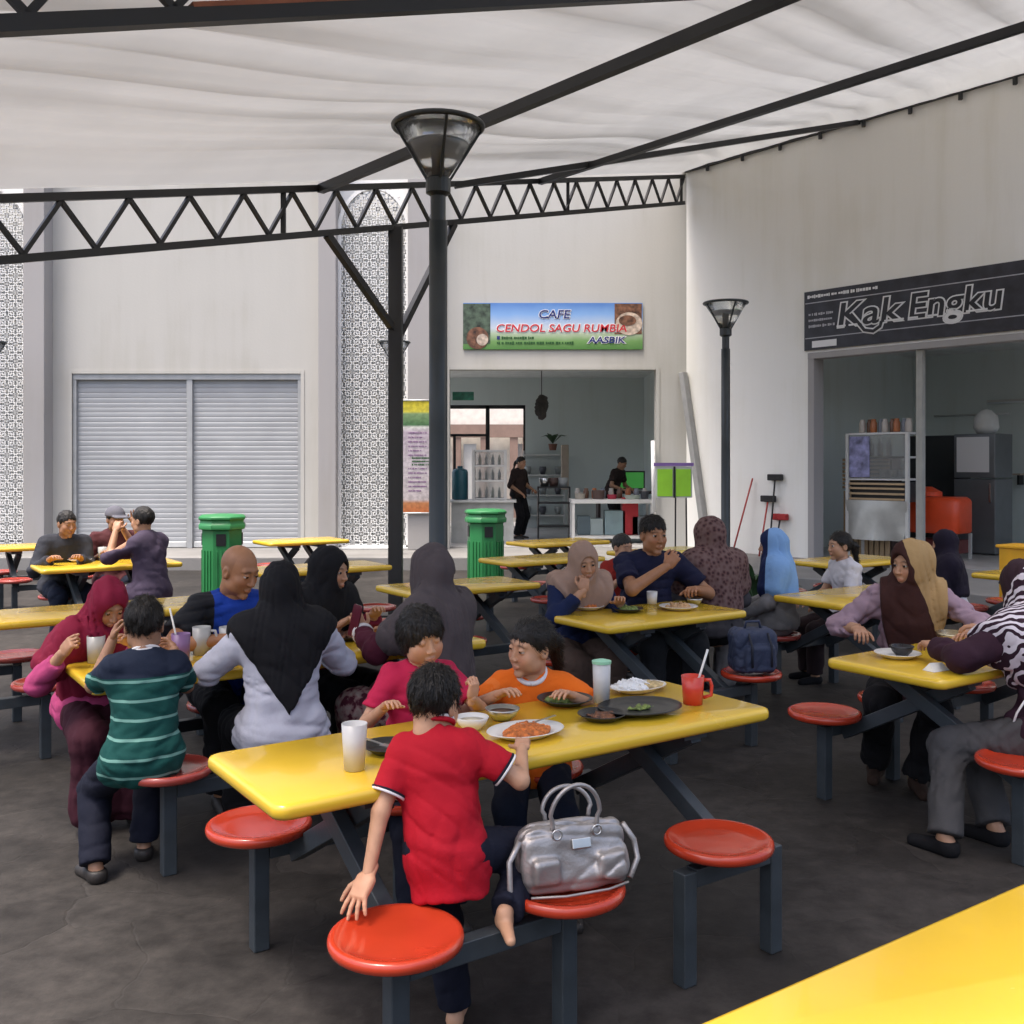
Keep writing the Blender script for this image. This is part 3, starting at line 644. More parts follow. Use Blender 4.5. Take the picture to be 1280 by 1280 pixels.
def head_sdf(p, k, lid=.0, open_mouth=0.):
    # p in head frame, metres of an adult head
    d = ell(p, (0, -.012, .035), (.074, .093, .088)); d = smin(d, ell(p, (0, .030, -.030), (.060, .060, .079)), .03)
    ch = k < .95; nz = -.006 if ch else 0.
    q = p.copy(); q[:, 0] = np.abs(q[:, 0])
    if ch: d = smin(d, ell(q, (.034, .048, -.042), (.030, .030, .032)), .02)
    d = smin(d, ell(q, (.036, .056, -.022), (.027, .026, .026)), .02)
    d = smin(d, ell(q, (0, .071, -.097), (.023, .018, .017)), .02)
    d = smin(d, cone(q, (0, .080 + nz * .7, .036), (.036, .072 + nz * .5, .035), .012, .010), .016)
    d = smin(d, ell(q, (.044, .02, -.062), (.02, .032, .022)), .03)
    d = smax(d, -ell(q, (.031, .102, .012), (.020, .019, .011)), .012)
    d = smin(d, cone(q, (0, .086, .014 if ch else .020), (0, .107 + nz, -.022), .006 if ch else .0065, .0098 if ch else .0105), .012)
    d = smin(d, ell(q, (.0115, .098, -.026), (.0085, .0095, .0075)), .006)
    d = smin(d, cone(q, (0, .0935, -.054), (.017, .087, -.0575), .006, .004), .006)
    d = smin(d, cone(q, (0, .0925, -.0665), (.015, .087, -.063), .0068, .004), .006)
    d = smax(d, -cone(q, (0, .103, -.0602), (.022, .094, -.060), .003 + open_mouth, .002), .003)
    # eyelids
    up = np.maximum(ell(q, (.031, .078, .013), (.0148, .0146, .0145)), (.0150 - lid) - q[:, 2]); lo_ = np.maximum(ell(q, (.031, .078, .013), (.0146, .0142, .0142)), q[:, 2] - .0088)
    d = smin(d, smin(up, lo_, .001), .004)
    # ears
    e = ell(q, (.073, -.010, -.004), (.011, .021, .031)); e = smax(e, -ell(q, (.085, -.006, -.002), (.008, .011, .017)), .005)
    d = smin(d, e, .006)
    d = smin(d, cone(p, (0, -.020, -.04), (0, -.020, -.095), .050 * k, .050 * k), .03)
    return d
_heads = {}
def head_mesh(h, k, lid, om):
    key = (h, k, lid, om)
    if key not in _heads: _heads[key] = sdf_mesh(lambda p: head_sdf(p, k, lid, om), (-.11, -.13, -.19), (.11, .135, .14), h)
    return _heads[key]
def hand_sdf(p, sgn, curl, thumb, spread):
    # wrist at origin, fingers +y, palm faces -z, thumb on +x * sgn
    d = rbox(p, (0, .05, 0), (.037, .043, .0135), .012); d = smin(d, cone(p, (0, -.03, 0), (0, .035, 0), .025, .028, (0, 0, 1), .7), .02)
    d = smin(d, ell(p, (sgn * .024, .035, -.010), (.017, .028, .014)), .012)
    ln = (.070, .078, .072, .057)
    for i in range(4):
        x = sgn * (.029 - .0193 * i); base = np.array([x, .086 - .004 * abs(i - 1.2), 0]); a = 0.; sp = spread * (1.2 - i) * sgn
        seg = (ln[i] * .46, ln[i] * .31, ln[i] * .23); r = (.0092, .0084, .0076, .0062); pt = base
        cu = curl * (1 + .08 * i)
        for j in range(3):
            a += R(cu * (.75, 1.1, .8)[j]); nx = pt + seg[j] * np.array([math.sin(sp) * math.cos(a), math.cos(sp) * math.cos(a), -math.sin(a)])
            d = smin(d, cone(p, pt, nx, r[j], r[j + 1]), .0035 if j == 0 else .002); pt = nx
    pt = np.array([sgn * .030, .028, -.006]); dirs = [(sgn * (.75 - .3 * thumb), .60, -.25 - .25 * thumb), (sgn * (.45 - .6 * thumb), .85, -.30 - .4 * thumb), (sgn * (.25 - .7 * thumb), .95, -.3 - .4 * thumb)]
    for j, l in enumerate((.040, .031, .024)):
        v = np.array(dirs[j]); v /= np.linalg.norm(v); nx = pt + v * l; d = smin(d, cone(p, pt, nx, .0125 - .0018 * j, .0108 - .0018 * j), .006 if j == 0 else .002); pt = nx
    return d
_hands = {}
def hand_mesh(h, sgn, curl, thumb, spread):
    key = (h, sgn, curl, thumb, spread)
    if key not in _hands: _hands[key] = sdf_mesh(lambda p: hand_sdf(p, sgn, curl, thumb, spread), (-.11, -.05, -.13), (.11, .19, .05), h)
    return _hands[key]

def ik(a, t, l1, l2, hint):
    a = np.array(a, float); t = np.array(t, float); v = t - a; D = np.linalg.norm(v); D2 = min(D, (l1 + l2) * .995); v = v / D; t = a + v * D2
    x = (l1 * l1 - l2 * l2 + D2 * D2) / (2 * D2); hgt = math.sqrt(max(l1 * l1 - x * x, 1e-6))
    hv = np.array(hint, float); hv = hv - v * (hv @ v); hv /= np.linalg.norm(hv) + 1e-9
    return a + v * x + hv * hgt, t

def strands(ho, crown, HM, hs, style, seed):
    me = ho.data; n = len(me.vertices); co = np.zeros(n * 3, f32); me.vertices.foreach_get('co', co); co = co.reshape(-1, 3); no = np.zeros(n * 3, f32); me.vertices.foreach_get('normal', no); no = no.reshape(-1, 3)
    g = np.random.default_rng(seed); ix = g.choice(n, min(n, 5200)); p = co[ix] + g.normal(size=(len(ix), 3)) * .002; nr = no[ix]
    fl = p - A3(crown); fl = fl / (np.linalg.norm(fl, axis=1, keepdims=True) + 1e-6) + g.normal(size=p.shape) * (.05 if style == 'tied' else .24) + A3([0, 0, -.25 if style != 'tied' else 0])
    if style == 'tied': fl = fl * .3 - HM[:, 1][None] * .8 - HM[:, 2][None] * .25
    fl = fl - nr * (fl * nr).sum(1, keepdims=True); fl /= np.linalg.norm(fl, axis=1, keepdims=True) + 1e-6
    ln = g.uniform(.012, .030 if style == 'short' else .022 if style == 'bangs' else .042, len(ix))[:, None] * hs; w = np.cross(fl, nr) * .0011
    lift = nr * g.uniform(.0005, .0016 if style == 'tied' else .0032, len(ix))[:, None]
    a = p - nr * .001; m = p + fl * ln * .5 + lift; e = p + fl * ln + lift * g.uniform(-.2, 1.5, len(ix))[:, None]
    V = np.stack([a - w, a + w, m + w * .8, m - w * .8, e + w * .25, e - w * .25], 1).reshape(-1, 3); k = np.arange(len(ix))[:, None] * 6
    Q = np.concatenate([k + [[0, 1, 2, 3]], k + [[3, 2, 4, 5]]]); q0 = np.zeros(len(me.polygons) * 4, np.int32); me.loops.foreach_get('vertex_index', q0)
    m2 = np_mesh('hair', np.concatenate([co, V]), np.concatenate([q0.reshape(-1, 4), Q + n])); m2.materials.append(M_hair); ho.data = m2
def person(label, xy, face, s=1., seat=SZ, zroot=0., stand=False, lean=8, side=0, twist=0, head=(0, 5, 0), hs=None, hfwd=0., head_off=(0, 0, 0),
           hl=(-.2, .3, .8), hr=(.2, .3, .8), el=(-.5, -.3, -1), er=(.5, -.3, -1), hand_l=None, hand_r=None,
           fl=None, fr=None, skin=(.42, .24, .15), h=.009, hh=.0045, sleeve=('short', 'short'), shirt=None, bottom=None, skirt=False,
           hem=-.06, loose=1., hijab=None, cape=None, face_open=1., hair=None, shoes='dark', sw=1., lid=0., belly=0., om=0., fold=.006, hairk=None, eyes=True, collar=None, longtop=0., lipk=.6):
    """local frame: origin on the floor under the pelvis, +y forward, +x to the person's right"""
    hs = (hs or s) * .985; rz = math.atan2(-face[0], face[1])
    lr = R(lean); sr = R(side)
    up = np.array([math.sin(sr), math.sin(lr) * math.cos(sr), math.cos(lr) * math.cos(sr)])
    rt = np.array([math.cos(R(twist)), math.sin(R(twist)), -math.sin(sr)]); rt = rt - up * (rt @ up); rt /= np.linalg.norm(rt); fw = np.cross(up, rt)
    pel = np.array([0, 0, (.87 * s if stand else seat + .095 * s)])
    waist = pel + up * .17 * s - fw * .01 * s; chest = pel + up * .33 * s; neck = pel + up * .475 * s + fw * .01 * s
    shl = pel + up * .425 * s - rt * .155 * s * sw; shr = pel + up * .425 * s + rt * .155 * s * sw
    HM = rotm(*head); hup = HM[:, 2]
    hc = neck + np.array([0, .03 * s + hfwd, .0]) + np.array([0, math.sin(lr * .5), math.cos(lr * .5)]) * .128 * hs + np.array(head_off)
    ua, fa = .275 * s, .25 * s
    eL, wL = ik(shl, hl, ua, fa, el); eR, wR = ik(shr, hr, ua, fa, er)
    hipl = pel + np.array([-.085 * s, 0, -.01]); hipr = pel + np.array([.085 * s, 0, -.01])
    ank = .075 * s
    if fl is None: fl = (-.11 * s, .40 * s, 0) if not stand else (-.09 * s, 0, 0)
    if fr is None: fr = (.11 * s, .36 * s, 0) if not stand else (.09 * s, .03, 0)
    kn = (-.1, 1, .45)
    kL, aL = ik(hipl, (fl[0], fl[1], fl[2] + ank), .42 * s, .40 * s, (-.12, 1, .5)); kR, aR = ik(hipr, (fr[0], fr[1], fr[2] + ank), .42 * s, .40 * s, (.12, 1, .5))
    root_loc = (xy[0], xy[1], zroot)
    X1 = np.array([1., 0, 0])
    def torso(p, e):
        d = cone(p, pel, waist, .135 * s + e, .118 * s + e, fw, .78); d = smin(d, cone(p, waist, chest, (.118 + belly * .3) * s + e, .135 * s + e, fw, .74), .05 * s)
        d = smin(d, cone(p, chest, pel + up * .41 * s, .13 * s + e, .095 * s + e, fw, .72), .05 * s)
        if belly: d = smin(d, ell(p, waist + fw * .06 * s, (.11 * s + e, (.06 + belly) * s + e, .13 * s + e)), .06)
        d = smin(d, cone(p, shl + rt * .02 * s - up * .01, shr - rt * .02 * s - up * .01, .052 * s + e, .052 * s + e), .05 * s)
        return d
    def arm(p, sh, el_, wr, e, r0=.047, r1=.037, r2=.026):
        d = cone(p, sh, el_, r0 * s + e, r1 * s + e); return smin(d, cone(p, el_, wr, (r1 + .002) * s + e, r2 * s + e), .02 * s)
    def leg(p, hip, k, a, e, r0=.082, r1=.055, r2=.036):
        d = cone(p, hip, k, r0 * s + e, r1 * s + e); return smin(d, cone(p, k, a, (r1 - .002) * s + e, r2 * s + e), .03 * s)
    def foot(p, a, kne, e, toe):
        v = np.array([toe[0], toe[1], 0.]); v /= np.linalg.norm(v)
        he = a - np.array([0, 0, .042 * s]) - v * .02 * s; to = a + v * .145 * s - np.array([0, 0, .055 * s])
        d = cone(p, he, to, .034 * s + e, .022 * s + e); d = smin(d, cone(p, a, he, .033 * s + e, .033 * s + e), .02); return smax(d, (a[2] - .074 * s - e * .5) - p[:, 2], .006)
    def toe_dir(k, a): v = a - k; v = np.array([k[0] - a[0] * .5 - (hipl[0] + hipr[0]) * .25, 0, 0]); return np.array([0.12 * np.sign(a[0]), 1, 0])
    bl = fl[3:] if len(fl) > 3 else None; br = fr[3:] if len(fr) > 3 else None
    tdl = np.array(bl) if bl else toe_dir(kL, aL); tdr = np.array(br) if br else toe_dir(kR, aR)
    def body(p):
        d = torso(p, -.004); d = smin(d, arm(p, shl, eL, wL, 0), .03); d = smin(d, arm(p, shr, eR, wR, 0), .03)
        d = smin(d, cone(p, neck - up * .05 * s, hc - hup * .06 * hs, .055 * s, .048 * hs), .025)
        d = smin(d, leg(p, hipl, kL, aL, -.004), .03); d = smin(d, leg(p, hipr, kR, aR, -.004), .03)
        d = smin(d, foot(p, aL, kL, 0, tdl), .012); return smin(d, foot(p, aR, kR, 0, tdr), .012)
    pts = np.array([pel, waist, chest, neck, shl, shr, eL, wL, eR, wR, kL, aL, kR, aR]); pad = .2 * max(s, .6)
    lo = pts.min(0) - pad; hi = pts.max(0) + pad; lo[2] = max(lo[2], -.02) if True else lo[2]
    Vs, Qs, Cs = [], [], []
    sk = A3(skin) * .88
    V, Q = sdf_mesh(body, lo - np.array([0, 0, .03]), hi, h); Vs.append(V); Qs.append(Q); Cs.append(np.tile(sk, (len(V), 1)))
    V, Q = head_mesh(hh, .9 if s < .85 else 1., lid, om)
    C = np.tile(sk, (len(V), 1))
    lip = np.exp(-(((V[:, 0] / .021) ** 2 + ((V[:, 2] + .060) / .0095) ** 2) ** 2)) * (V[:, 1] > .06)
    C = C * (1 - lip[:, None] * lipk) + A3([sk[0] * .85 + .02, sk[1] * .5, sk[2] * .55]) * lip[:, None] * lipk
    chk = np.exp(-(((np.abs(V[:, 0]) - .038) / .02) ** 2 + ((V[:, 2] + .025) / .022) ** 2)) * (V[:, 1] > .03)
    C = C * (1 + chk[:, None] * A3([.06, -.08, -.06]))
    if hair != 'none_brow':
        zb = .0365 - 2.2 * (np.abs(V[:, 0]) - .026) ** 2 * 8
        br_ = np.exp(-(((np.abs(V[:, 0]) - .031) / .018) ** 4 + ((V[:, 2] - zb) / .0045) ** 2)) * (V[:, 1] > .05)
        C = C * (1 - br_[:, None] * .82) + A3([.02, .015, .012]) * br_[:, None] * .82
    if hair in ('bald',):
        st = np.clip((V[:, 2] + .02) / .08, 0, 1) * np.clip(1 - (V[:, 2] - .03) / .06, 0, 1) * (V[:, 1] < .02); C = C * (1 - .35 * st[:, None])
    Hw = (V * hs) @ HM.T + hc.astype(f32); n0 = len(Vs[0]); Vs.append(Hw); Qs.append(Q + n0); Cs.append(C)
    ntot = n0 + len(V)
    for sgn, el_, wr, hd in ((1, eL, wL, hand_l), (-1, eR, wR, hand_r)):     # left hand: thumb points to the person's right (+x) palm down
        hd = hd or {}
        fd = np.array(hd.get('dir', wr - el_), float); fd /= np.linalg.norm(fd); pn = np.array(hd.get('palm', (0, 0, -1)), float); z = -(pn - fd * (pn @ fd)); z /= np.linalg.norm(z); x = np.cross(fd, z)
        V, Q = hand_mesh(hd.get('h', max(hh * .85, .0034)), sgn, hd.get('curl', 28), hd.get('thumb', .3), hd.get('spread', .08))
        Mh = np.stack([x, fd, z], 1); hsz = hd.get('k', .90) * s
        Vs.append((V * hsz) @ Mh.T.astype(f32) + wr.astype(f32)); Qs.append(Q + ntot); Cs.append(np.tile(sk * A3([1.02, .98, .97]), (len(V), 1))); ntot += len(V)
    me = np_mesh('person', np.concatenate(Vs), np.concatenate(Qs), np.concatenate(Cs)); me.materials.append(M_skin)
    root = bpy.data.objects.new('person', me); COL.objects.link(root); root.location = root_loc; root.rotation_euler = (0, 0, rz); tag(root, label, 'person')
    # eyes
    if eyes and hh < .008:
        for sx in (-1, 1):
            g = MB(); c = Vector((HM @ A3([sx * .031, .0785, .013]) * hs + hc).tolist()); Mr = Matrix(HM.tolist())
            nr, ns_ = 8, 12; rr_ = .0128 * hs
            prof = [(rr_ * math.sin(a), rr_ * math.cos(a)) for a in np.linspace(0.001, math.pi * .62, nr)]
            rotf = Mr @ Euler((R(-90), 0, R(0))).to_matrix()
            g.lathe(prof, ns_, c, rot=rotf)
            g.mi = [1 if (i // ns_) < 3 else 0 for i in range(len(g.f))]
            g.build('eye', [M_eye, M_iris], root, smooth=True)
    fz = A3(fw); seed = int(abs(xy[0] * 1000 + xy[1] * 77)) % 9999
    hemz = pel + up * hem * s
    def sleeve_part(p, kind, sh, el_, wr, e):
        sh = sh - up * .0
        if kind == 'none': return cone(p, sh, sh + (el_ - sh) * .1, .05 * s, .05 * s)
        if kind == 'short':
            c = sh + (el_ - sh) * .72; v = (el_ - sh); d = cone(p, sh, c + v * .2, .056 * s + e, .064 * s + e); return smax(d, plane(p, v, c), .004)
        if kind == 'half':
            v = (wr - el_); c = el_ + v * .12; d = smin(cone(p, sh, el_, .060 * s + e, .056 * s + e), cone(p, el_, c + v * .3, .055 * s + e, .052 * s + e), .03); return smax(d, plane(p, v, c), .006)
        v = (wr - el_); c = wr - v * (.06 if kind == 'long' else .25)
        d = smin(cone(p, sh, el_, .060 * s + e, .054 * s + e), cone(p, el_, wr + v * .1, .054 * s + e, .042 * s + e), .03 * s); return smax(d, plane(p, v, c), .006)
    def top(p, e=0.):
        le = .016 * loose + e
        d = torso(p, le)
        d = smin(d, cone(p, pel - up * .02 * s, pel + up * .12 * s, .155 * s * (1 + .10 * (loose - 1)) + e, .14 * s + e, fw, .84), .05 * s)
        if stand: d = smin(d, cone(p, waist, hemz - up * .10 * s, .142 * s + e, .176 * s + e, fw, .84), .04 * s)
        if longtop: d = smin(d, smin(cone(p, pel, kL * longtop + pel * (1 - longtop), .13 * s + e, .10 * s + e), cone(p, pel, kR * longtop + pel * (1 - longtop), .13 * s + e, .10 * s + e), .08), .06)
        d = smin(d, sleeve_part(p, sleeve[0], shl, eL, wL, .006 * loose + e), .035 * s); d = smin(d, sleeve_part(p, sleeve[1], shr, eR, wR, .006 * loose + e), .035 * s)
        d = smax(d, -cone(p, neck + up * .03 * s, hc, .047 * s, .062 * s), .012)
        if bottom is not None:
            hp = smin(smin(leg(p, hipl, kL, aL, .026, .09, .068, .058), leg(p, hipr, kR, aR, .026, .09, .068, .058), .03), ell(p, pel + np.array([0, -.01, .0]), (.155 * s + .016, .125 * s + .016, .10 * s + .016)), .05)
            if skirt: hp = smin(hp, smin(cone(p, hipl, kL, .10 * s + .022, .095 * s + .022), cone(p, hipr, kR, .10 * s + .022, .095 * s + .022), .12 * s), .03)
            v = p - (pel - up * .03 * s).astype(f32); hp = smax(hp + e * -1., np.sqrt((v * v).sum(1)) - (.19 if stand else .235) * s, .02); d = smin(d, hp, .03)
        if not longtop: d = smax(d, -plane(p, up, hemz) + .006 * np.sin(22 * (p @ A3(rt))), .01)
        return d
    if shirt is not None:
        def fn(p): return top(p) + wob(p, fold, 24 / s ** .5, seed) + crease(p * A3([.42, .42, 1.15]), fold * 1.25, 30 / s ** .5, seed + 3) + crease(p * A3([.8, .8, .5]), fold * .8, 26 / s ** .5, seed + 13)
        field_obj('top', fn, lo - .03, hi + .03, h, shirt, root)
    if bottom is not None:
        def fb(p):
            e = .012
            if skirt:
                e = .028
                d = smin(cone(p, hipl, kL, .10 * s, .095 * s), cone(p, hipr, kR, .10 * s, .095 * s), .12 * s); kk = (kL + kR) / 2; aa = (aL + aR) / 2
                d = smin(d, smin(cone(p, kL, aL * .9 + kL * .1, .09 * s, .105 * s), cone(p, kR, aR * .9 + kR * .1, .09 * s, .105 * s), .13 * s), .05)
                d = smax(d, .035 - p[:, 2], .01)
            else:
                lg = []
                for hip_, k_, a_ in ((hipl, kL, aL), (hipr, kR, aR)):
                    v = a_ - k_; ext = a_ + v * .10
                    q_ = smin(cone(p, hip_, k_, .09 * s + e, .070 * s + e), cone(p, k_, ext, .068 * s + e, .060 * s + e), .03 * s); lg.append(smax(q_, plane(p, v, a_ - v * .02), .006))
                d = smin(lg[0], lg[1], .02)
            d = smin(d, ell(p, pel + np.array([0, -.01, .0]), (.155 * s, .125 * s, .10 * s)), .05)
            return d + wob(p, fold * .9, 26, seed + 5) + crease(p * A3([1, 1, .8]), fold * 1.0, 34, seed + 6)
        field_obj('skirt' if skirt else 'trousers', fb, lo - .05, hi + .05, h * 1.1, bottom, root)
    if shoes == 'dark': shoes = M_shoe
    if shoes is not None:
        for a, k_, td in ((aL, kL, tdl), (aR, kR, tdr)):
            o = field_obj('shoe', lambda p: smax(foot(p, a, k_, .008, td), plane(p, (0, 0, 1), a + np.array([0, 0, -.01 * s])), .008), a - .22 * s, a + .24 * s, min(h, .008), shoes, root)
    def hd(p): return ((p - hc.astype(f32)) @ HM) / hs          # to head frame
    if hijab is not None:
        kk = {'mat': hijab, 'R': .30, 'thick': .02}; kk.update(cape or {})
        ex = kk.get('hood', 1.06)
        def fh(p):
            q = hd(p)
            d = ell(q, (0, -.016, .026), (.096 * ex, .118 * ex, .120 * ex)); d = smin(d, ell(q, (0, .012, -.05), (.080, .092, .085)), .03); d *= hs
            d = smin(d, cone(p, hc + HM @ A3([0, -.02, -.05]) * hs, neck - up * .03 * s, .085 * hs, .105 * s), .05)
            th = kk['thick'] + fold * 1.5
            tp = torso(p, .016 * loose + th)
            for sh_, e_ in ((shl, eL), (shr, eR)): tp = smin(tp, cone(p, sh_, sh_ + (e_ - sh_) * kk.get('arm', .55), .062 * s + .006 * loose + th, .058 * s + .006 * loose + th), .05)
            tp = smin(tp, cone(p, pel - up * .02 * s, pel + up * .12 * s, .155 * s * (1 + .10 * (loose - 1)) + th, .14 * s + th, fw, .84), .05 * s)
            if kk.get('tri'):                                   # pointed scarf hanging down the back
                w, ln = kk['tri']; v = p - neck.astype(f32); xx = np.abs(v @ A3(rt)); zz = -(v @ A3(up)); hem_ = (xx * w + zz - ln) / math.sqrt(1 + w * w)
                front = (np.sqrt((v ** 2).sum(1)) - kk['R'] * s); hem_ = np.where(v @ fz < -.02, hem_, front)
            else:
                v = p - neck.astype(f32) - A3(fw * kk.get('fwd', 0.) * s); hem_ = np.sqrt((v ** 2 * A3(kk.get('sc', (1, 1, 1)))).sum(1)) - kk['R'] * s + .02 * np.sin(9 * (p @ A3(rt)) + 3 * (p @ fz) * 3)
            cp = smax(tp, hem_, .012); d = smin(d, cp, .05)
            d = d + wob(p * A3([1, 1, .4]), kk.get('fold', .006), 30, seed + 8) + crease(p * A3([1, 1, .35]), kk.get('fold', .006) * .9, 42, seed + 9)
            if face_open: d = smax(d, -ell(q, (0, .115, -.004), (.059 * face_open, .078, .083 * face_open)) * hs, .008)
            return d
        l2 = np.minimum(hc - .17 * hs, neck - kk['R'] * s - .12); h2 = np.maximum(hc + .17 * hs, neck + .25 * s)
        if kk.get('tri'): l2 = np.minimum(l2, neck - up * (kk['tri'][1] + .1) - .2 * s)
        l2 = l2 - .03; h2 = np.maximum(h2, neck + kk['R'] * s * np.array([1, 1, .2]) + .03)
        field_obj('headscarf', fh, l2, h2, min(h * .8, hh * 1.8), hijab, root)
        if kk.get('cap') is not None:
            field_obj('under_scarf', lambda p: smax(ell(hd(p), (0, .012, .028), (.094, .110, .112)) * hs, -ell(hd(p), (0, .118, -.01), (.052, .075, .075)) * hs, .006), hc - .16 * hs, hc + .16 * hs, hh * 1.4, kk['cap'], root)
    if hair and hair != 'bald':
        def fhr(p):
            q = hd(p); n_ = .0022 * np.sin(q[:, 0] * 190 + 3 * np.sin(q[:, 1] * 60)) + wob(q, .0035, 60, seed + 2) + .0016 * np.sin(q[:, 0] * 420 + q[:, 1] * 300)
            if hair == 'short':
                d = ell(q, (0, -.016, .038), (.080, .101, .094)); ln = (.060 - (.085 - q[:, 1]) * .74) - q[:, 2]; d = smax(d, ln * .8 + n_ * 1.4, .012)
            elif hair == 'bangs':
                d = ell(q, (0, -.012, .032), (.085, .107, .097)); d = smin(d, ell(q, (0, -.025, -.02), (.083, .085, .085)), .03)
                d = smax(d, -ell(q, (0, .13, -.030), (.061, .105, .080)), .008); d = smax(d, -.075 - q[:, 2], .015)
            else:   # tied back
                d = ell(q, (0, -.014, .036), (.080, .100, .094)); part = .004 * np.abs(q[:, 0])
                ln = (.066 - (.088 - q[:, 1]) * .80 + .9 * np.abs(q[:, 0]) * (q[:, 1] > .03) * .0 - .25 * np.maximum(np.abs(q[:, 0]) - .03, 0)) - q[:, 2]; d = smax(d, ln * .8 + n_, .012)
                d = smin(d, ell(q, (0, -.118, .0), (.030, .030, .032)), .02); tail = hairk or .13
                d = smin(d, cone(q, (0, -.135, -.01), (.01, -.155, -.02 - tail), .032, .012), .02)
            return (d + n_) * hs
        ho = field_obj('hair', fhr, hc - .26 * hs, hc + .17 * hs, hh * 1.0, M_hair, root)
        if hh < .0065: strands(ho, hc + HM @ A3([.01, -.035, .12]) * hs, HM, hs, hair, seed)
    return root, dict(hc=hc, HM=HM, hs=hs, wL=wL, wR=wR, eL=eL, eR=eR, neck=neck, up=up, fw=fw, rt=rt, shl=shl, shr=shr, kL=kL, kR=kR, aL=aL, aR=aR)
# ---------------------------------------------------------------- the people
T1N, T2N, T3N, T4N, T5N, T7N = (-.6175, 2.648), (-1.70, 4.095), (.534, 5.58), (1.785, 4.197), (2.12, 6.47), (-4.0, 8.6)
def spot(N_, s_, side, W=.60, off=.205):
    p = Vector((N_[0], N_[1], 0)) + UV * s_ + VV * (-off if side < 0 else W + off); return (p.x, p.y)
FV = (VV.x, VV.y); BV = (-VV.x, -VV.y)
def loc(root, w): return tuple(root_inv(root, w))
def to_local(xy, face, w):                      # a point of the place, in the frame of a person standing at xy and looking along face
    rz = math.atan2(-face[0], face[1]); dx, dy = w[0] - xy[0], w[1] - xy[1]; c, s = math.cos(rz), math.sin(rz)
    return (c * dx + s * dy, -s * dx + c * dy, w[2])
def px3(px, py, Y): return ((px - 640) / F * Y, Y, zat(py, Y))
navy = cloth('navy_cloth', (.012, .014, .028)); blackc = cloth('black_cloth', (.012, .012, .014)); dark_den = cloth('dark_denim', (.016, .022, .042))
SK = (.50, .275, .165); SKC = (.60, .335, .205); SKB = (.42, .20, .10); SKD = (.38, .20, .115)

# red shirt boy, standing between two stools with one knee on the rail
xy = (-.185, 2.85); fc = (.12, 1)
hand = to_local(xy, fc, (-.405, 2.735, .485)); hand2 = to_local(xy, fc, (.03, 3.02, .80))
red = cloth('red_polo', (.52, .010, .025), .8, .07)
boy, J = person('small boy in a red polo shirt, back turned, hand on the red stool', xy, fc, s=.655, hs=.88, stand=True, lean=6, side=-7, head=(-14, 18, 3), head_off=(-.01, .0, -.028), hl=hand, hr=hand2, el=(-.6, -.5, -.3), er=(.8, -.2, -.6),
    hand_l=dict(dir=(-.25, -.55, -.62), palm=(.2, .55, -.8), curl=10, spread=.22, k=1.15, thumb=0.), fl=to_local(xy, fc, (-.165, 2.98, 0)), fr=to_local(xy, fc, (-.02, 2.80, .36)) + (.3, -1.0, 0),
    skin=SKC, h=.0065, hh=.0036, shirt=red, bottom=navy, hem=-.20, loose=1.3, hair='short', sw=.90, fold=.004, shoes=None)
wt = mat('white_piping', (.72, .70, .70), .8, var=0)
def ring(c, up_, r1, r2, rad, m, name, parent, fw_=None):
    up_ = Vector(up_).normalized(); a = Vector(fw_) if fw_ is not None else up_.orthogonal(); a = (a - up_ * a.dot(up_)).normalized(); b_ = up_.cross(a); g = MB()
    g.tube([Vector(c) + a * (r1 * math.cos(t)) + b_ * (r2 * math.sin(t)) for t in np.linspace(0, 2 * math.pi, 29)], rad, 8, False); return g.build(name, m, parent, smooth=True)
for k_, (dz, m_) in enumerate(((.030, red), (.041, wt), (.0475, navy), (.053, red))):
    ring(J['neck'] + (J['hc'] - J['neck']) / np.linalg.norm(J['hc'] - J['neck']) * (dz + .002), (J['hc'] - J['neck']) + J['fw'] * .02, .050 - k_ * .0012, .052 - k_ * .0012, .0078 if k_ in (0,) else .0058, m_, 'collar', boy, J['fw'])
for sh, e_ in ((J['shl'], J['eL']), (J['shr'], J['eR'])):
    for q, m_ in ((.715, wt), (.68, navy)): ring(sh + (e_ - sh) * q, e_ - sh, .0475, .0475, .004, m_, 'sleeve_band', boy)

# toddler in pink and girl in orange on the far side of the front table
xy = spot(T1N, .86, 1); fc = (.35, -.94)
pink = cloth('pink_tee', (.62, .022, .085), .8, .07)
person('little girl in a pink shirt with a black fringe looking down at her hand', xy, fc, s=.68, hs=.93, seat=SZ + .085, lean=8, head=(10, 15, 8), hl=to_local(xy, fc, px3(590, 872, 3.60)), hr=(.17, .22, .80), er=(.6, -.1, -1), el=(-.9, 0, -1),
    hand_l=dict(dir=(-.1, .2, 1), palm=(.5, -1, 0), curl=55, thumb=.8, h=.0036), skin=SKC, h=.008, hh=.0036, shirt=pink, bottom=navy, hair='bangs', fold=.004, lid=.005, loose=1.4)
xy = spot(T1N, 1.40, 1); fc = (-.05, -1)
orange = banded('orange_tee', lambda N, L, v: mixc(N, L, math1(N, L, 'GREATER_THAN', (lambda n: (L.new(v, n.inputs['Vector']), n.outputs['Fac'])[1])((lambda n: (n.inputs['Scale'].__setattr__('default_value', 9), n)[1])(N.new('ShaderNodeTexNoise'))), .72), (.80, .155, .012), (.82, .19, .03)))
girl, J = person('girl in an orange shirt with tied-back hair, smiling towards the others', xy, fc, s=.76, hs=.94, lean=17, seat=SZ - .03, head=(-48, 8, -8), hl=(-.16, .35, .79), hr=(.12, .34, .79), el=(-1, 0, -.6), er=(1, 0, -.6), skin=SKC, h=.008, hh=.0036,
    shirt=orange, bottom=dark_den, hair='tied', hairk=.17, fold=.004, sleeve=('short', 'short'), loose=1.3, sw=1.0, fl=(-.16, .42, 0), fr=(.05, .3, .0))
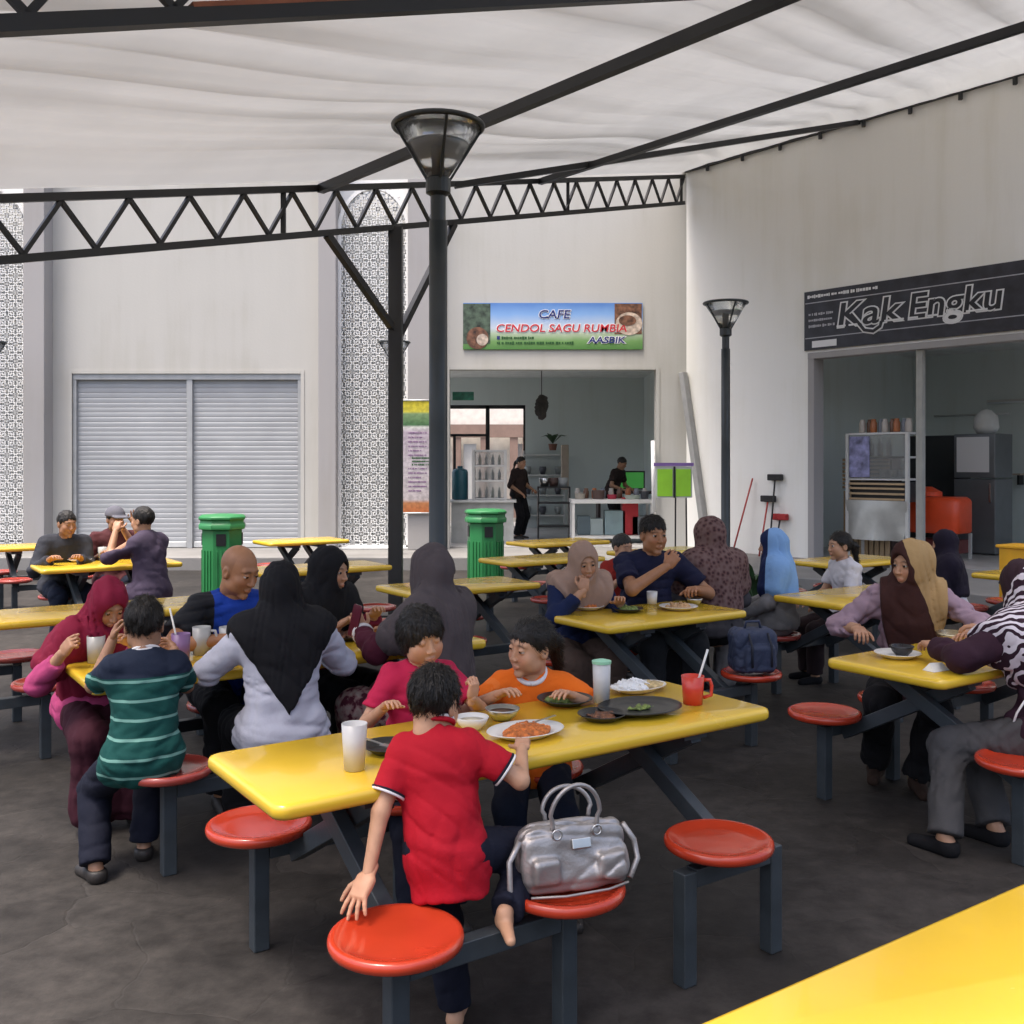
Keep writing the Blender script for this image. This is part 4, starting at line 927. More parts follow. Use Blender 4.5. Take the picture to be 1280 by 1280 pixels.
g = MB(); c = J['neck'] + J['fw'] * .010 + J['up'] * .020
ring(c, J['up'] + J['fw'] * .5, .053, .055, .010, mat('white_collar', (.72, .72, .74), .8, var=.03), 'collar', girl, J['fw'])
# table behind: striped boy, maroon scarf, bald man, white shirt, black scarf, grey scarf
xy = spot(T2N, .15, -1); fc = (-.45, .89)
def stripes(N, L, v):
    z = sepz(N, L, v); f = math1(N, L, 'FRACT', math1(N, L, 'DIVIDE', z, .072)); st = math1(N, L, 'LESS_THAN', f, .15)
    a = mixc(N, L, st, (.006, .060, .052), (.16, .33, .28)); return mixc(N, L, math1(N, L, 'GREATER_THAN', z, .81), a, (.010, .016, .034))
sboy, J = person('boy in a green striped shirt seen from behind, hands up at his face', xy, fc, s=.79, hs=.94, lean=8, side=2, head=(-8, 14, 0), hl=(-.09, .27, .92), hr=(.17, .36, .84), el=(-.45, .1, -1), er=(.35, 0, -1),
    hand_l=dict(dir=(.35, .2, 1), palm=(1, -.2, 0), curl=35), hand_r=dict(dir=(-.1, 1, .1), palm=(-1, 0, 0), curl=40, thumb=.6), skin=SKD, h=.008, hh=.0042, shirt=banded('striped_shirt', stripes), lipk=.4, bottom=navy, hem=-.16, loose=1.5, hair='short', fold=.005,
    fl=(-.17, .08, 0, -.4, .9), fr=(.03, .24, 0), sw=1.0)
ax_ = (J['hc'] - J['neck']) / np.linalg.norm(J['hc'] - J['neck'])
for dz in (.012, .022): ring(J['neck'] + ax_ * dz, ax_ + J['fw'] * .3, .054, .056, .007, wt, 'collar', sboy, J['fw'])
xy = spot(T2N, .17, 1); fc = (.62, -.78)
maroon = cloth('maroon_scarf', (.235, .012, .042), .8, .10); mgown = cloth('maroon_gown', (.055, .012, .022))
person('woman in a long maroon headscarf bent over her food at the table corner', xy, fc, s=.89, lean=26, head=(6, 34, 0), hl=(-.05, .42, .84), hr=(.22, .34, .82), el=(-.8, 0, -1), er=(.7, -.1, -1), hand_r=dict(dir=(-.3, .6, .7), palm=(-1, 0, .2), curl=60, thumb=.8),
    skin=SK, h=.010, hh=.005, shirt=cloth('pink_sleeve', (.50, .07, .20)), sleeve=('long', 'three'), bottom=mgown, skirt=True, hijab=maroon, cape=dict(R=.44, thick=.02, fold=.010, fwd=.05), loose=1.1)
xy = spot(T2N, .82, 1); fc = (.50, -.86)
def bluepolo(N, L, v):
    x = math1(N, L, 'ABSOLUTE', sepz(N, L, v, 0)); return mixc(N, L, math1(N, L, 'LESS_THAN', x, .115), (.012, .013, .016), (.010, .045, .30))
bald, J = person('bald man in a black and blue polo shirt leaning on his forearms', xy, fc, s=1.05, lean=22, head=(30, 22, 0), hl=(.02, .52, .82), hr=(.10, .42, .82), el=(-1, .1, -.5), er=(1, .2, -.4), hand_r=dict(dir=(-1, .25, 0), palm=(0, 0, -1), curl=45),
    skin=SKB, h=.009, hh=.0042, shirt=banded('blue_polo', bluepolo), bottom=blackc, hair='bald', lipk=.3, sleeve=('short', 'short'), loose=1.4, sw=1.12, belly=.05, fold=.006)
ring(J['neck'] + J['up'] * .012, J['up'] + J['fw'] * .4, .066, .068, .014, blackc, 'collar', bald, J['fw'])
xy = spot(T2N, .73, -1); fc = (-.40, .91)
white = cloth('white_blouse', (.66, .67, .76), .8, .05)
person('woman in a white blouse with a black pointed headscarf, back turned', xy, fc, s=.95, lean=6, side=1, head=(-10, 10, 0), hl=(-.18, .38, .80), hr=(.20, .38, .80), el=(-1, -.2, -.9), er=(1, -.2, -.9), skin=SK, h=.009, hh=.006,
    shirt=white, bottom=blackc, skirt=True, sleeve=('long', 'long'), hem=-.24, loose=2.2, hijab=blackc, cape=dict(R=.25, tri=(1.55, .385), thick=.010, fold=.006, hood=1.04), fold=.006, face_open=.95)
xy = spot(T2N, 1.27, 1); fc = (.85, -.5)
person('woman in a black headscarf and dark red top, side on, facing the grey headscarf', xy, fc, s=.95, lean=14, head=(8, 8, 0), hl=(-.12, .36, .84), hr=(.15, .34, .82), skin=SK, h=.011, hh=.005, shirt=cloth('dark_red_top', (.16, .012, .028)), bottom=blackc, skirt=True,
    sleeve=('long', 'long'), hijab=blackc, cape=dict(R=.24, thick=.022, hood=1.05), loose=1.4)
xy = spot(T2N, 1.52, -1); fc = (-.86, .50)
taupe = cloth('taupe_scarf', (.105, .086, .088), .85, .08)
def floral(N, L, v):
    n = N.new('ShaderNodeTexNoise'); n.inputs['Scale'].default_value = 26; n.inputs['Detail'].default_value = 3; L.new(v, n.inputs['Vector']); r = ramp(N, [(.42, (.10, .02, .035)), (.5, (.36, .20, .19)), (.62, (.42, .34, .29))]); L.new(n.outputs[0], r.inputs[0]); return r.outputs[0]
tp = to_local(xy, fc, px3(452, 790, 4.95))
greyw, J = person('woman in a long taupe grey headscarf, back turned, showing a phone', xy, fc, s=1.0, lean=3, head=(-4, 2, 0), hl=tp, hr=(.15, .38, .80), el=(-.8, .2, -1), hand_l=dict(dir=(.1, .5, .9), palm=(.7, 1, 0), curl=30, thumb=.2), skin=SK, h=.009, hh=.006, shirt=cloth('wine_cardigan', (.085, .012, .028)),
    bottom=banded('floral_skirt', floral), skirt=True, sleeve=('long', 'long'), hijab=taupe, cape=dict(R=.44, thick=.016, fold=.008, sc=(1, 1, .7)), loose=1.7)
for q, m_ in ((.93, wt), (.87, wt)): ring(J['eL'] + (J['wL'] - J['eL']) * q, J['wL'] - J['eL'], .047, .047, .007, m_, 'cuff_stripe', greyw)

# short table: beige scarf and navy shirt; patterned scarf behind
xy = spot(T3N, .36, 1); fc = (.30, -.95)
beige = cloth('beige_scarf', (.43, .285, .215), .8, .06)
person('woman in a beige headscarf and navy top with her hand at her mouth', xy, fc, s=.93, lean=22, head=(0, 14, 6), hl=(-.18, .36, .80), hr=(.055, .35, .885), er=(.8, .3, -.9), hand_r=dict(dir=(-.2, -.15, 1), palm=(0, -1, .1), curl=60, thumb=.8), skin=SK, h=.010, hh=.005, shirt=cloth('navy_top', (.012, .022, .075)),
    bottom=cloth('brown_skirt', (.10, .065, .05)), skirt=True, sleeve=('long', 'three'), hijab=beige, cape=dict(R=.22, thick=.022), loose=1.3)
xy = spot(T3N, .98, 1); fc = (.28, -.96)
person('man in a navy polo shirt with short black hair lifting food to his mouth', xy, fc, s=1.10, hs=1.06, lean=10, head=(4, 6, 0), hl=(-.20, .36, .84), hr=(-.0, .36, 1.0), el=(-1, 0, -.8), er=(1, .7, -.9), hand_r=dict(dir=(-.7, .1, .75), palm=(-.3, -1, 0), curl=60, thumb=.8), hand_l=dict(curl=50), skin=SKB, h=.010, hh=.005,
    shirt=cloth('navy_polo', (.016, .018, .05)), bottom=cloth('charcoal_trousers', (.03, .032, .036)), hair='short', lipk=.3, sleeve=('short', 'short'), loose=1.5, sw=1.08, belly=.03, shoes=blackc)
def leopard(N, L, v):
    n = N.new('ShaderNodeTexVoronoi'); n.inputs['Scale'].default_value = 34; L.new(v, n.inputs['Vector']); r = ramp(N, [(.2, (.045, .020, .022)), (.42, (.12, .062, .058)), (.7, (.16, .10, .09))]); L.new(n.outputs['Distance'], r.inputs[0]); return r.outputs[0]
xy = (1.40, 6.95); fc = (-.45, .89)
person('woman in a brown patterned headscarf and grey cardigan, back turned', xy, fc, s=1.02, lean=4, head=(10, 8, 0), hl=(-.22, .30, .80), hr=(.2, .3, .75), skin=SK, h=.012, hh=.007, shirt=cloth('grey_cardigan', (.075, .07, .075)), bottom=blackc, skirt=True, sleeve=('long', 'long'), hijab=banded('patterned_scarf', leopard), cape=dict(R=.40, thick=.026, sc=(1, 1, .9)), loose=1.5)
xy = spot(T5N, .33, 1); fc = (-.93, .36)
def bluescarf(N, L, v):
    y = sepz(N, L, v, 1); return mixc(N, L, math1(N, L, 'GREATER_THAN', y, .075), (.20, .36, .62), (.010, .018, .07))
person('woman in a light blue headscarf over navy, sitting side on in a grey dress', xy, fc, s=.90, lean=2, head=(0, 6, 0), hl=(-.14, .26, .56), hr=(.16, .28, .58), skin=SK, h=.012, hh=.006, shirt=cloth('grey_dress', (.27, .26, .26)), bottom=cloth('grey_dress', (.27, .26, .26)), skirt=True, sleeve=('long', 'long'),
    hijab=banded('blue_scarf', bluescarf), cape=dict(R=.33, thick=.022), loose=1.5, fl=(-.1, .38, 0), fr=(.1, .34, 0))
xy = spot(T5N, 1.12, 1); fc = (-.98, -.2)
person('girl in a white shirt with a black ponytail, seen from the side', xy, fc, s=.84, hs=.9, lean=6, head=(0, 4, 0), hl=(-.12, .3, .6), hr=(.14, .3, .6), skin=SK, h=.012, hh=.006, shirt=cloth('white_tee', (.72, .70, .74), .8, .03), bottom=cloth('dark_brown_trousers', (.03, .018, .02)), hair='tied', sleeve=('short', 'short'), loose=1.5, shoes=blackc)
xy = (3.44, 7.9); fc = (-.9, .4)
person('figure in a dark headscarf and white blouse half hidden behind the lavender cardigan', xy, fc, s=.84, lean=4, hl=(-.12, .3, .6), hr=(.14, .3, .6), skin=SK, h=.014, hh=.008, shirt=cloth('white_tee', (.72, .70, .74)), bottom=blackc, skirt=True, sleeve=('long', 'long'), hijab=cloth('ink_scarf', (.014, .010, .022)), cape=dict(R=.36, thick=.02), eyes=False)

# right-hand table: lavender cardigan and striped scarf
xy = spot(T4N, .96, 1); fc = (-.30, -.95)
def brown_tan(N, L, v):
    s_ = N.new('ShaderNodeSeparateXYZ'); L.new(v, s_.inputs[0]); q = math1(N, L, 'ADD', s_.outputs[0], math1(N, L, 'MULTIPLY', math1(N, L, 'SUBTRACT', s_.outputs[2], 1.0), -.35))
    n = N.new('ShaderNodeTexNoise'); n.inputs['Scale'].default_value = 6; L.new(v, n.inputs['Vector']); q = math1(N, L, 'ADD', q, math1(N, L, 'MULTIPLY', n.outputs[0], .08))
    return mixc(N, L, math1(N, L, 'GREATER_THAN', q, .0), (.36, .235, .105), (.040, .014, .012))
lav, J = person('woman in a lavender cardigan with a brown and tan headscarf, looking sideways', xy, fc, s=1.0, lean=10, head=(-46, 4, 0), hl=(-.26, .38, .82), hr=(.27, .26, .80), el=(-1, .1, -.6), er=(1, -.2, -.8), hand_r=dict(dir=(-.2, 1, -.1), curl=40), skin=SK, h=.010, hh=.005,
    shirt=cloth('lavender_cardigan', (.40, .28, .34), .85, .06), bottom=blackc, sleeve=('long', 'three'), hijab=banded('brown_tan_scarf', brown_tan), cape=dict(R=.34, thick=.014, sc=(4.2, 1.2, .62), fwd=.05, fold=.008), loose=1.7, fold=.010,
    fl=(-.02, .30, 0), fr=(.18, .22, .03), longtop=.45, shoes=cloth('brown_sandals', (.05, .03, .022)))
xy = spot(T4N, .54, -1); fc = (-.52, .85)
def zebra(N, L, v):
    w = N.new('ShaderNodeTexWave'); w.wave_type = 'BANDS'; w.bands_direction = 'DIAGONAL'; w.inputs['Scale'].default_value = 13; w.inputs['Distortion'].default_value = 8; w.inputs['Detail'].default_value = 2; w.inputs['Detail Scale'].default_value = .8; L.new(v, w.inputs['Vector'])
    st = mixc(N, L, math1(N, L, 'GREATER_THAN', w.outputs['Fac'], .52), (.030, .012, .022), (.62, .57, .62))
    s_ = N.new('ShaderNodeSeparateXYZ'); L.new(v, s_.inputs[0]); q = math1(N, L, 'GREATER_THAN', math1(N, L, 'ADD', s_.outputs[1], math1(N, L, 'MULTIPLY', s_.outputs[2], .6)), .84)
    return mixc(N, L, q, st, (.030, .014, .020))
plum = cloth('plum_tunic', (.045, .018, .032), .85, .12)
zeb, J = person('woman in a zebra striped headscarf and plum tunic reaching over the table', xy, fc, s=.97, lean=13, head=(4, 10, 0), hl=(-.26, .42, .83), hr=(.16, .44, .86), el=(-1, 0, -.4), er=(.9, .2, -.6), skin=SK, h=.009, hh=.006,
    shirt=plum, bottom=cloth('grey_trousers', (.085, .083, .085)), sleeve=('long', 'three'), hijab=banded('zebra_scarf', zebra), cape=dict(R=.30, thick=.024, sc=(1, 1, .95)), loose=2.0, fold=.009, longtop=.30,
    fl=to_local(xy, fc, (1.83, 4.28, 0)), fr=to_local(xy, fc, (2.1, 4.4, 0)), shoes=blackc)
g = MB(); q0 = Vector((-.17, .045, .66))
for a in ((-.035, .05, -.15), (.03, -.06, -.13)): g.tube([q0, q0 + Vector(a) * .5 + Vector((-.012, 0, .01)), q0 + Vector(a)], .005, 6)
g.build('waist_tie', wt, zeb, smooth=True)

# men by the shutter
xy = spot(T7N, .30, 1); fc = (.62, -.78)
person('man in a dark blue shirt with his arms on the table by the shutter', xy, fc, s=1.0, lean=18, head=(12, 12, 0), hl=(-.05, .45, .80), hr=(.2, .42, .80), skin=SKD, h=.014, hh=.008, shirt=cloth('slate_shirt', (.045, .048, .06)), bottom=dark_den, hair='short', sleeve=('long', 'long'), loose=1.6, sw=1.1, shoes=blackc, eyes=False)
xy = spot(T7N, .80, 1, off=.34); fc = (.5, -.86)
cap_p, J = person('man in a grey cap raising one hand, beside the dark blue shirt', xy, fc, s=.99, lean=8, head=(14, 6, 0), hl=(-.16, .18, 1.08), hr=(.15, .3, .8), hand_l=dict(dir=(0, .1, 1), palm=(0, 1, 0), curl=15, spread=.15), skin=SKD, h=.014, hh=.008, shirt=cloth('maroon_shirt', (.10, .03, .035)), bottom=dark_den, sleeve=('short', 'short'), loose=1.5, sw=1.1, hair='short', eyes=False)
hcq = J['hc']; HMq = J['HM']
field_obj('cap', lambda p: np.minimum(smax(ell((p - hcq.astype(f32)) @ HMq, (0, -.01, .045), (.092, .108, .092)), .035 - ((p - hcq.astype(f32)) @ HMq)[:, 2], .01), rbox((p - hcq.astype(f32)) @ HMq, (0, .13, .045), (.07, .06, .008), .007)), hcq - .22, hcq + .22, .01, cloth('grey_cap', (.16, .16, .19)), cap_p)
xy = spot(T7N, .86, -1); fc = (-.95, .30)
person('man in a purple grey shirt and pale shorts with his hands raised to his mouth', xy, fc, s=1.03, lean=6, head=(0, 6, 0), hl=(-.06, .33, 1.06), hr=(.08, .36, 1.06), el=(-.5, .1, -1), er=(.5, .1, -1), skin=SK, h=.013, hh=.008, shirt=cloth('purple_shirt', (.085, .065, .105)), bottom=cloth('stone_shorts', (.40, .36, .30)), hair='short', sleeve=('half', 'half'), loose=1.9, sw=1.1, hem=-.22, eyes=False,
    hand_l=dict(curl=50), hand_r=dict(curl=50))
# people in the café and a child behind the beige headscarf
xy = (.12, 19.6); fc = (.7, -.5)
person('slim figure in black standing at the café counter', xy, fc, s=1.0, stand=True, zroot=ZP, lean=3, head=(0, 8, 0), hl=(-.15, .25, .95), hr=(.2, .2, .9), skin=SK, h=.016, hh=.01, shirt=cloth('dim_brown_top', (.04, .026, .024)), bottom=blackc, hair='tied', sleeve=('half', 'half'), eyes=False, loose=1.3)
xy = (1.98, 20.2); fc = (.8, -.6)
person('cook in dark clothes bending over the café work table', xy, fc, s=1.02, stand=True, zroot=ZP, lean=22, head=(0, 25, 0), hl=(-.12, .4, .95), hr=(.2, .4, .95), skin=SKD, h=.016, hh=.01, shirt=cloth('dim_brown_top', (.04, .026, .024)), bottom=blackc, hair='short', sleeve=('short', 'short'), eyes=False, loose=1.3)
xy = (.80, 8.1); fc = (.6, -.8)
person('child in a red shirt peeping out between beige headscarf and navy polo', xy, fc, s=.80, hs=.88, lean=12, head=(0, 10, 0), hl=(-.12, .3, .8), hr=(.14, .3, .8), skin=SK, h=.014, hh=.007, shirt=cloth('red_child_top', (.36, .03, .02)), bottom=navy, hair='short', eyes=False)
# ---------------------------------------------------------------- tableware and belongings
M_plate = mat('white_melamine', (.72, .70, .66), .3, var=.04); M_blackp = mat('black_plate', (.018, .019, .019), .35, var=.1)
M_rice = mat('orange_rice', (.62, .17, .03), .6, var=.35, vscale=60, bump=.5, bscale=90); M_greens = mat('greens', (.20, .26, .06), .6, var=.4, vscale=50, bump=.5, bscale=80); M_brownf = mat('brown_food', (.18, .07, .03), .5, var=.4, vscale=50, bump=.6, bscale=80)
M_cream = mat('cream_soup', (.78, .68, .48), .35, var=.1, vscale=30); M_tissue = mat('tissue', (.78, .78, .76), .9, var=.04, bump=.4, bscale=25)
M_cup = mat('frosted_cup', (.80, .79, .77), .30, trans=.30, var=.05); M_tea = mat('milk_tea', (.42, .22, .15), .3, var=.1); M_mint = mat('mint_lid', (.30, .62, .42), .4, var=.05)
M_redcup = mat('red_cup', (.72, .06, .035), .25, trans=.15, var=.05); M_purpc = mat('purple_cup', (.24, .13, .28), .3, var=.05); M_clearmug = mat('glass_mug', (.74, .74, .70), .2, trans=.40, var=.05); M_straw = mat('straw', (.75, .73, .68), .4, var=.03)
ZT_ = TZ + .0015
def pt(px, py, z=TZ): p = pix(px, py, z); return Vector((p.x, p.y, ZT_))
def thing(name, m, loc_, label, cat, build, smooth=True, rz=0, group=None, bevel=0):
    g = MB(); build(g); o = g.build(name, m, None, smooth=smooth, bevel=bevel); o.location = loc_; o.rotation_euler = (0, 0, rz); return tag(o, label, cat, group)
def plate_prof(r, dp=.02): return [(.001, .004), (r * .55, .004), (r * .6, 0), (r * .66, .004), (r * .95, dp), (r, dp + .002), (r * .985, dp + .005), (r * .70, .010), (r * .62, .007), (.001, .007)]
def plate(loc_, r, m, label, sx=1., sy=1., rz=0, cat='plate'): return thing('plate', m, loc_, label, cat, lambda g: g.lathe(plate_prof(r), 40, sx=sx, sy=sy), rz=rz)
def bowl_prof(r, h): return [(.001, .002), (r * .5, 0), (r * .55, .006), (r * .8, h * .45), (r, h), (r * .96, h + .002), (r * .75, h * .45), (r * .45, .012), (.001, .011)]
def bowl(loc_, r, h, m, label, fill=None):
    o = thing('bowl', m, loc_, label, 'bowl', lambda g: g.lathe(bowl_prof(r, h), 32))
    if fill: g = MB(); g.lathe([(.001, h * .72), (r * .86, h * .70)], 32); g.build('contents', fill, o, smooth=True)
    return o
def heap(loc_, r, m, label, sx=1., n_=.012, seed=3, rz=0, hgt=.5):
    def fn(p): return ell(p, (0, 0, 0), (r * sx, r, r * hgt)) + wob(p, n_, 110, seed) + wob(p, n_ * .5, 260, seed + 1)
    V, Q = sdf_mesh(lambda p: smax(fn(p), -p[:, 2], .002), (-r * sx * 1.4, -r * 1.4, -.01), (r * sx * 1.4, r * 1.4, r * hgt * 1.6), .0045)
    me = np_mesh('food', V, Q); me.materials.append(m); o = bpy.data.objects.new('food', me); COL.objects.link(o); o.location = loc_; o.rotation_euler = (0, 0, rz); return tag(o, label, 'food')
def cup(loc_, r0, r1, h_, m, label, drink=None, lv=.5, lid=None, handle=False, straw=None, name='cup', rz=0):
    e = empty(name, loc_, rz, label, 'cup')
    g = MB(); g.lathe([(.001, .001), (r0, 0), (r1, h_), (r1 * .95, h_), (r0 * .93, .006), (.001, .006)], 28); g.build('body', m, e, smooth=True)
    if drink: q = r0 + (r1 - r0) * lv; g = MB(); g.lathe([(.001, .008), (r0 * .9, .008), (q * .92, h_ * lv), (.001, h_ * lv)], 24); g.build('drink', drink, e, smooth=False)
    if lid: g = MB(); g.lathe([(r1 * 1.06, h_ - .006), (r1 * 1.07, h_ + .004), (r1 * .4, h_ + .010), (.001, h_ + .010)], 24); g.build('lid', lid, e, smooth=False)
    if handle: g = MB(); g.tube([(r1 * .95, 0, h_ * .85), (r1 * 1.5, 0, h_ * .85), (r1 * 1.65, 0, h_ * .65), (r1 * 1.6, 0, h_ * .3), (r1 * .9, 0, h_ * .22)], .007, 8); g.build('handle', m, e, smooth=True)
    if straw: g = MB(); g.tube([(0, 0, .02), Vector(straw)], .0045, 8); g.build('straw', M_straw, e, smooth=True)
    return e
# front table
cup(pt(443, 962), .030, .038, .135, M_cup, 'frosted plastic tumbler of milky tea near the table corner', M_tea, .5)
p = pt(486, 940); plate(p, .085, M_blackp, 'small black plate with a fork beside the red shirt boy')
thing('fork', M_steel, p + Vector((-.05, .0, .022)), 'steel fork resting on the small black plate', 'fork', lambda g: (g.bar((-.05, .05, .012), (.03, -.01, .004), .008, .003), g.box((.045, -.022, .003), (.04, .02, .003), (0, 0, -.6))), smooth=False)
bowl(pt(590, 912), .058, .042, M_plate, 'white bowl of pale soup beside the steel bowl', M_cream)
bowl(pt(628, 900), .062, .04, M_steel, 'round steel bowl standing before the orange shirt girl', M_brownf)
p = pt(657, 920); plate(p, .125, M_plate, 'oval white plate heaped with orange food', 1.12, .82, UA)
heap(p + Vector((0, -.005, .008)), .062, M_rice, 'pile of orange fried food on the oval plate', 1.35, .010, 4, UA, .45)
thing('spoon', M_steel, p + Vector((.06, .05, .030)), 'steel spoon lying across the oval plate', 'spoon', lambda g: (g.bar((-.06, 0, .0), (.06, .03, .012), .007, .003), g.lathe([(.001, 0), (.02, .004), (.001, .006)], 14, (-.075, -.004, 0), 1, .65)), smooth=False, rz=.4)
p = pt(706, 880); plate(p, .105, M_blackp, 'black plate of noodles close to the orange shirt girl'); heap(p + Vector((0, 0, .008)), .05, M_greens, 'tangle of noodles on the black plate', 1.3, .012, 5)
p = pt(800, 890); plate(p, .150, M_blackp, 'wide black plate with scraps of green leaves', 1.1, .9, UA); heap(p + Vector((0, 0, .008)), .026, M_greens, 'scraps of green leaves on the wide black plate', 1.6, .010, 6, .5, .4)
p = pt(752, 900); plate(p, .085, M_blackp, 'small black dish with dark crumbs below the white cup'); heap(p + Vector((0, 0, .008)), .042, M_brownf, 'dark crumbs on the small black dish', 1.2, .01, 7, 0, .3)
cup(pt(752, 882) + Vector((.0, 0, .012)), .030, .034, .15, M_cup, 'tall white cup with a mint green lid', None, .5, M_mint)
cup(pt(866, 880), .036, .043, .105, M_redcup, 'red plastic mug with a straw at the table end', mat('red_drink', (.6, .04, .02), .3), .7, None, True, (.06, .02, .20), 'mug', rz=0)
p = pt(800, 868); plate(p + Vector((0, .05, 0)), .10, M_plate, 'white plate with crumpled tissue behind the wide black plate', 1.3, .8, UA); heap(p + Vector((-.03, .05, .010)), .058, M_tissue, 'crumpled white tissue on the far plate', 1.4, .014, 8, UA, .55); heap(p + Vector((.07, .08, .010)), .04, mat('pale_noodles', (.62, .46, .22), .6, var=.3, vscale=60), 'pale leftovers beside the tissue', 1.3, .010, 9, UA, .5)
# table behind
cup(pt(252, 818), .040, .043, .13, M_clearmug, 'clear glass mug in front of the bald man', None, .5, None, True, None, 'mug', rz=0)
cup(pt(226, 828), .038, .042, .13, M_purpc, 'purple cup with a long straw by the striped boy', None, .5, None, False, (-.06, .03, .24))
cup(pt(120, 828), .036, .040, .12, M_clearmug, 'clear tumbler beside the maroon headscarf woman')
cup(pt(285, 815), .038, .042, .12, M_clearmug, 'clear glass mug beside the white blouse sleeve', None, .5, None, True, None, 'mug', rz=1.)
p = pt(428, 800); plate(p, .10, M_blackp, 'dark dish of food before the black headscarf woman'); heap(p + Vector((0, 0, .008)), .055, M_brownf, 'speckled food heaped on the dark dish', 1.1, .014, 12)
g = MB(); slab(g, .075, .155, [(.002, 0), (0, .002), (0, .007), (.002, .009)], .01); ph = g.build('phone', mat('phone_red', (.10, .015, .022), .2, var=0), None, smooth=False); ph.location = px3(445, 776, 4.93); ph.rotation_euler = (R(78), R(4), R(-50)); tag(ph, 'dark red phone held up by the taupe headscarf woman', 'phone')
# short table
for q, (a, b_, r, m, fm, l1, l2) in enumerate(((735, 762, .10, M_plate, M_rice, 'white plate of food before the beige headscarf', 'orange food on the plate by the beige headscarf'), (785, 765, .095, M_blackp, M_greens, 'dark plate of greens in the middle of the short table', 'leafy greens on the dark plate'), (848, 762, .12, M_plate, mat('flat_bread', (.55, .33, .16), .7, var=.2, vscale=20), 'white plate of bread before the navy polo man', 'torn bread on the white plate'))):
    p = pt(a, b_); plate(p, r, m, l1); heap(p + Vector((0, 0, .008)), r * .5, fm, l2, 1.3, .012, 20 + q)
bowl(pt(868, 756), .055, .04, M_steel, 'little steel bowl at the end of the short table'); cup(pt(815, 755), .03, .035, .08, M_plate, 'white cup before the navy polo man')
# right-hand table
p = pt(1122, 822); plate(p, .105, M_plate, 'white plate under a dark bowl on the right table'); b_ = bowl(p + Vector((.02, 0, .008)), .055, .045, mat('dark_bowl', (.06, .06, .065), .25, metal=.6), 'dark metal bowl standing on the white plate')
bowl(pt(1192, 806), .085, .06, mat('brass_bowl', (.55, .45, .28), .25, metal=.9, var=.1), 'brassy serving bowl between the two women', M_brownf)
thing('tissue', M_tissue, pt(1170, 838), 'folded white tissue at the edge of the right table', 'tissue', lambda g: g.add([(-.05, -.03, 0), (.05, -.03, 0), (.05, .03, 0), (-.05, .03, 0), (-.04, 0, .035), (.04, .0, .03)], [(0, 1, 5, 4), (1, 2, 5), (2, 3, 4, 5), (3, 0, 4)]), smooth=False, rz=.5)
# far table dishes
p = pt(100, 702); plate(p, .11, M_plate, 'plate of food before the dark blue shirt man'); heap(p + Vector((0, 0, .008)), .06, M_brownf, 'brown food on the far plate by the shutter', 1.2, .01, 31); cup(pt(128, 700), .035, .04, .12, M_clearmug, 'glass on the table by the shutter')

# silver handbag on the second stool
M_bag = mat('silver_leather', (.40, .375, .36), .40, metal=.6, var=.10, vscale=9, bump=.10, bscale=110)
bc = spot(T1N, .80, -1); hb_e = empty('handbag', (bc[0] + .012, bc[1], SZ + .004), R(20), 'crumpled silver leather handbag with two handles on the red stool', 'handbag')
def bagf(p):
    z = p[:, 2]; k = 1 - .55 * np.clip(z / .20, 0, 1)
    q = p.copy(); q[:, 1] = p[:, 1] / np.maximum(k, .3); q[:, 0] = p[:, 0] / (1 - .06 * np.clip(z / .2, 0, 1))
    d = rbox(q, (0, 0, .092), (.172, .078, .092), .045) * .7; d = smin(d, rbox(p, (-.10, -.062, .07), (.045, .022, .040), .018), .012); d = smin(d, rbox(p, (.10, -.062, .07), (.045, .022, .040), .018), .012)
    return d + wob(p * A3([.6, 1, 1]), .0045, 34, 77) + crease(p * A3([.45, 1, 1]), .006, 34, 5)
field_obj('body', bagf, (-.22, -.13, -.02), (.22, .13, .23), .005, M_bag, hb_e)
for yy, hgt in ((-.03, .30), (.03, .27)):
    g = MB(); g.tube([(.078 * math.cos(a) * (1 if math.sin(a) > 0 else .9), yy * (1 + .5 * max(0, math.sin(a))), .20 + (hgt - .20) * math.sin(a)) for a in np.linspace(math.pi * 1.1, -math.pi * .1, 25)], .0065, 10); g.build('handle', M_bag, hb_e, smooth=True)
g = MB(); g.box((.01, -.052, .135), (.06, .012, .03), (R(-18), 0, 0)); g.build('clasp', M_steel, hb_e, bevel=.004)
for x in (-.062, .062):
    g = MB(); g.tube([(x + .014 * math.cos(a), -.046, .165 + .014 * math.sin(a)) for a in np.linspace(0, 2 * math.pi, 17)], .003, 6, False); g.build('ring', M_steel, hb_e, smooth=True)
g = MB(); g.tube([(-.165, -.02, .15), (-.20, -.03, .10), (-.205, -.05, .02), (-.185, -.06, -.035), (-.17, -.045, -.03)], .009, 8); g.build('shoulder_strap', M_bag, hb_e, smooth=True)
g = MB(); g.tube([(.16, -.01, .16), (.195, -.015, .11), (.20, -.03, .06), (.16, -.06, .02)], .009, 8); g.build('shoulder_strap', M_bag, hb_e, smooth=True)
g = MB(); g.tube([(-.15, -.07, .008), (-.05, -.088, .006), (.08, -.088, .008), (.15, -.07, .012)], .004, 6); g.build('piping', M_bag, hb_e, smooth=True)
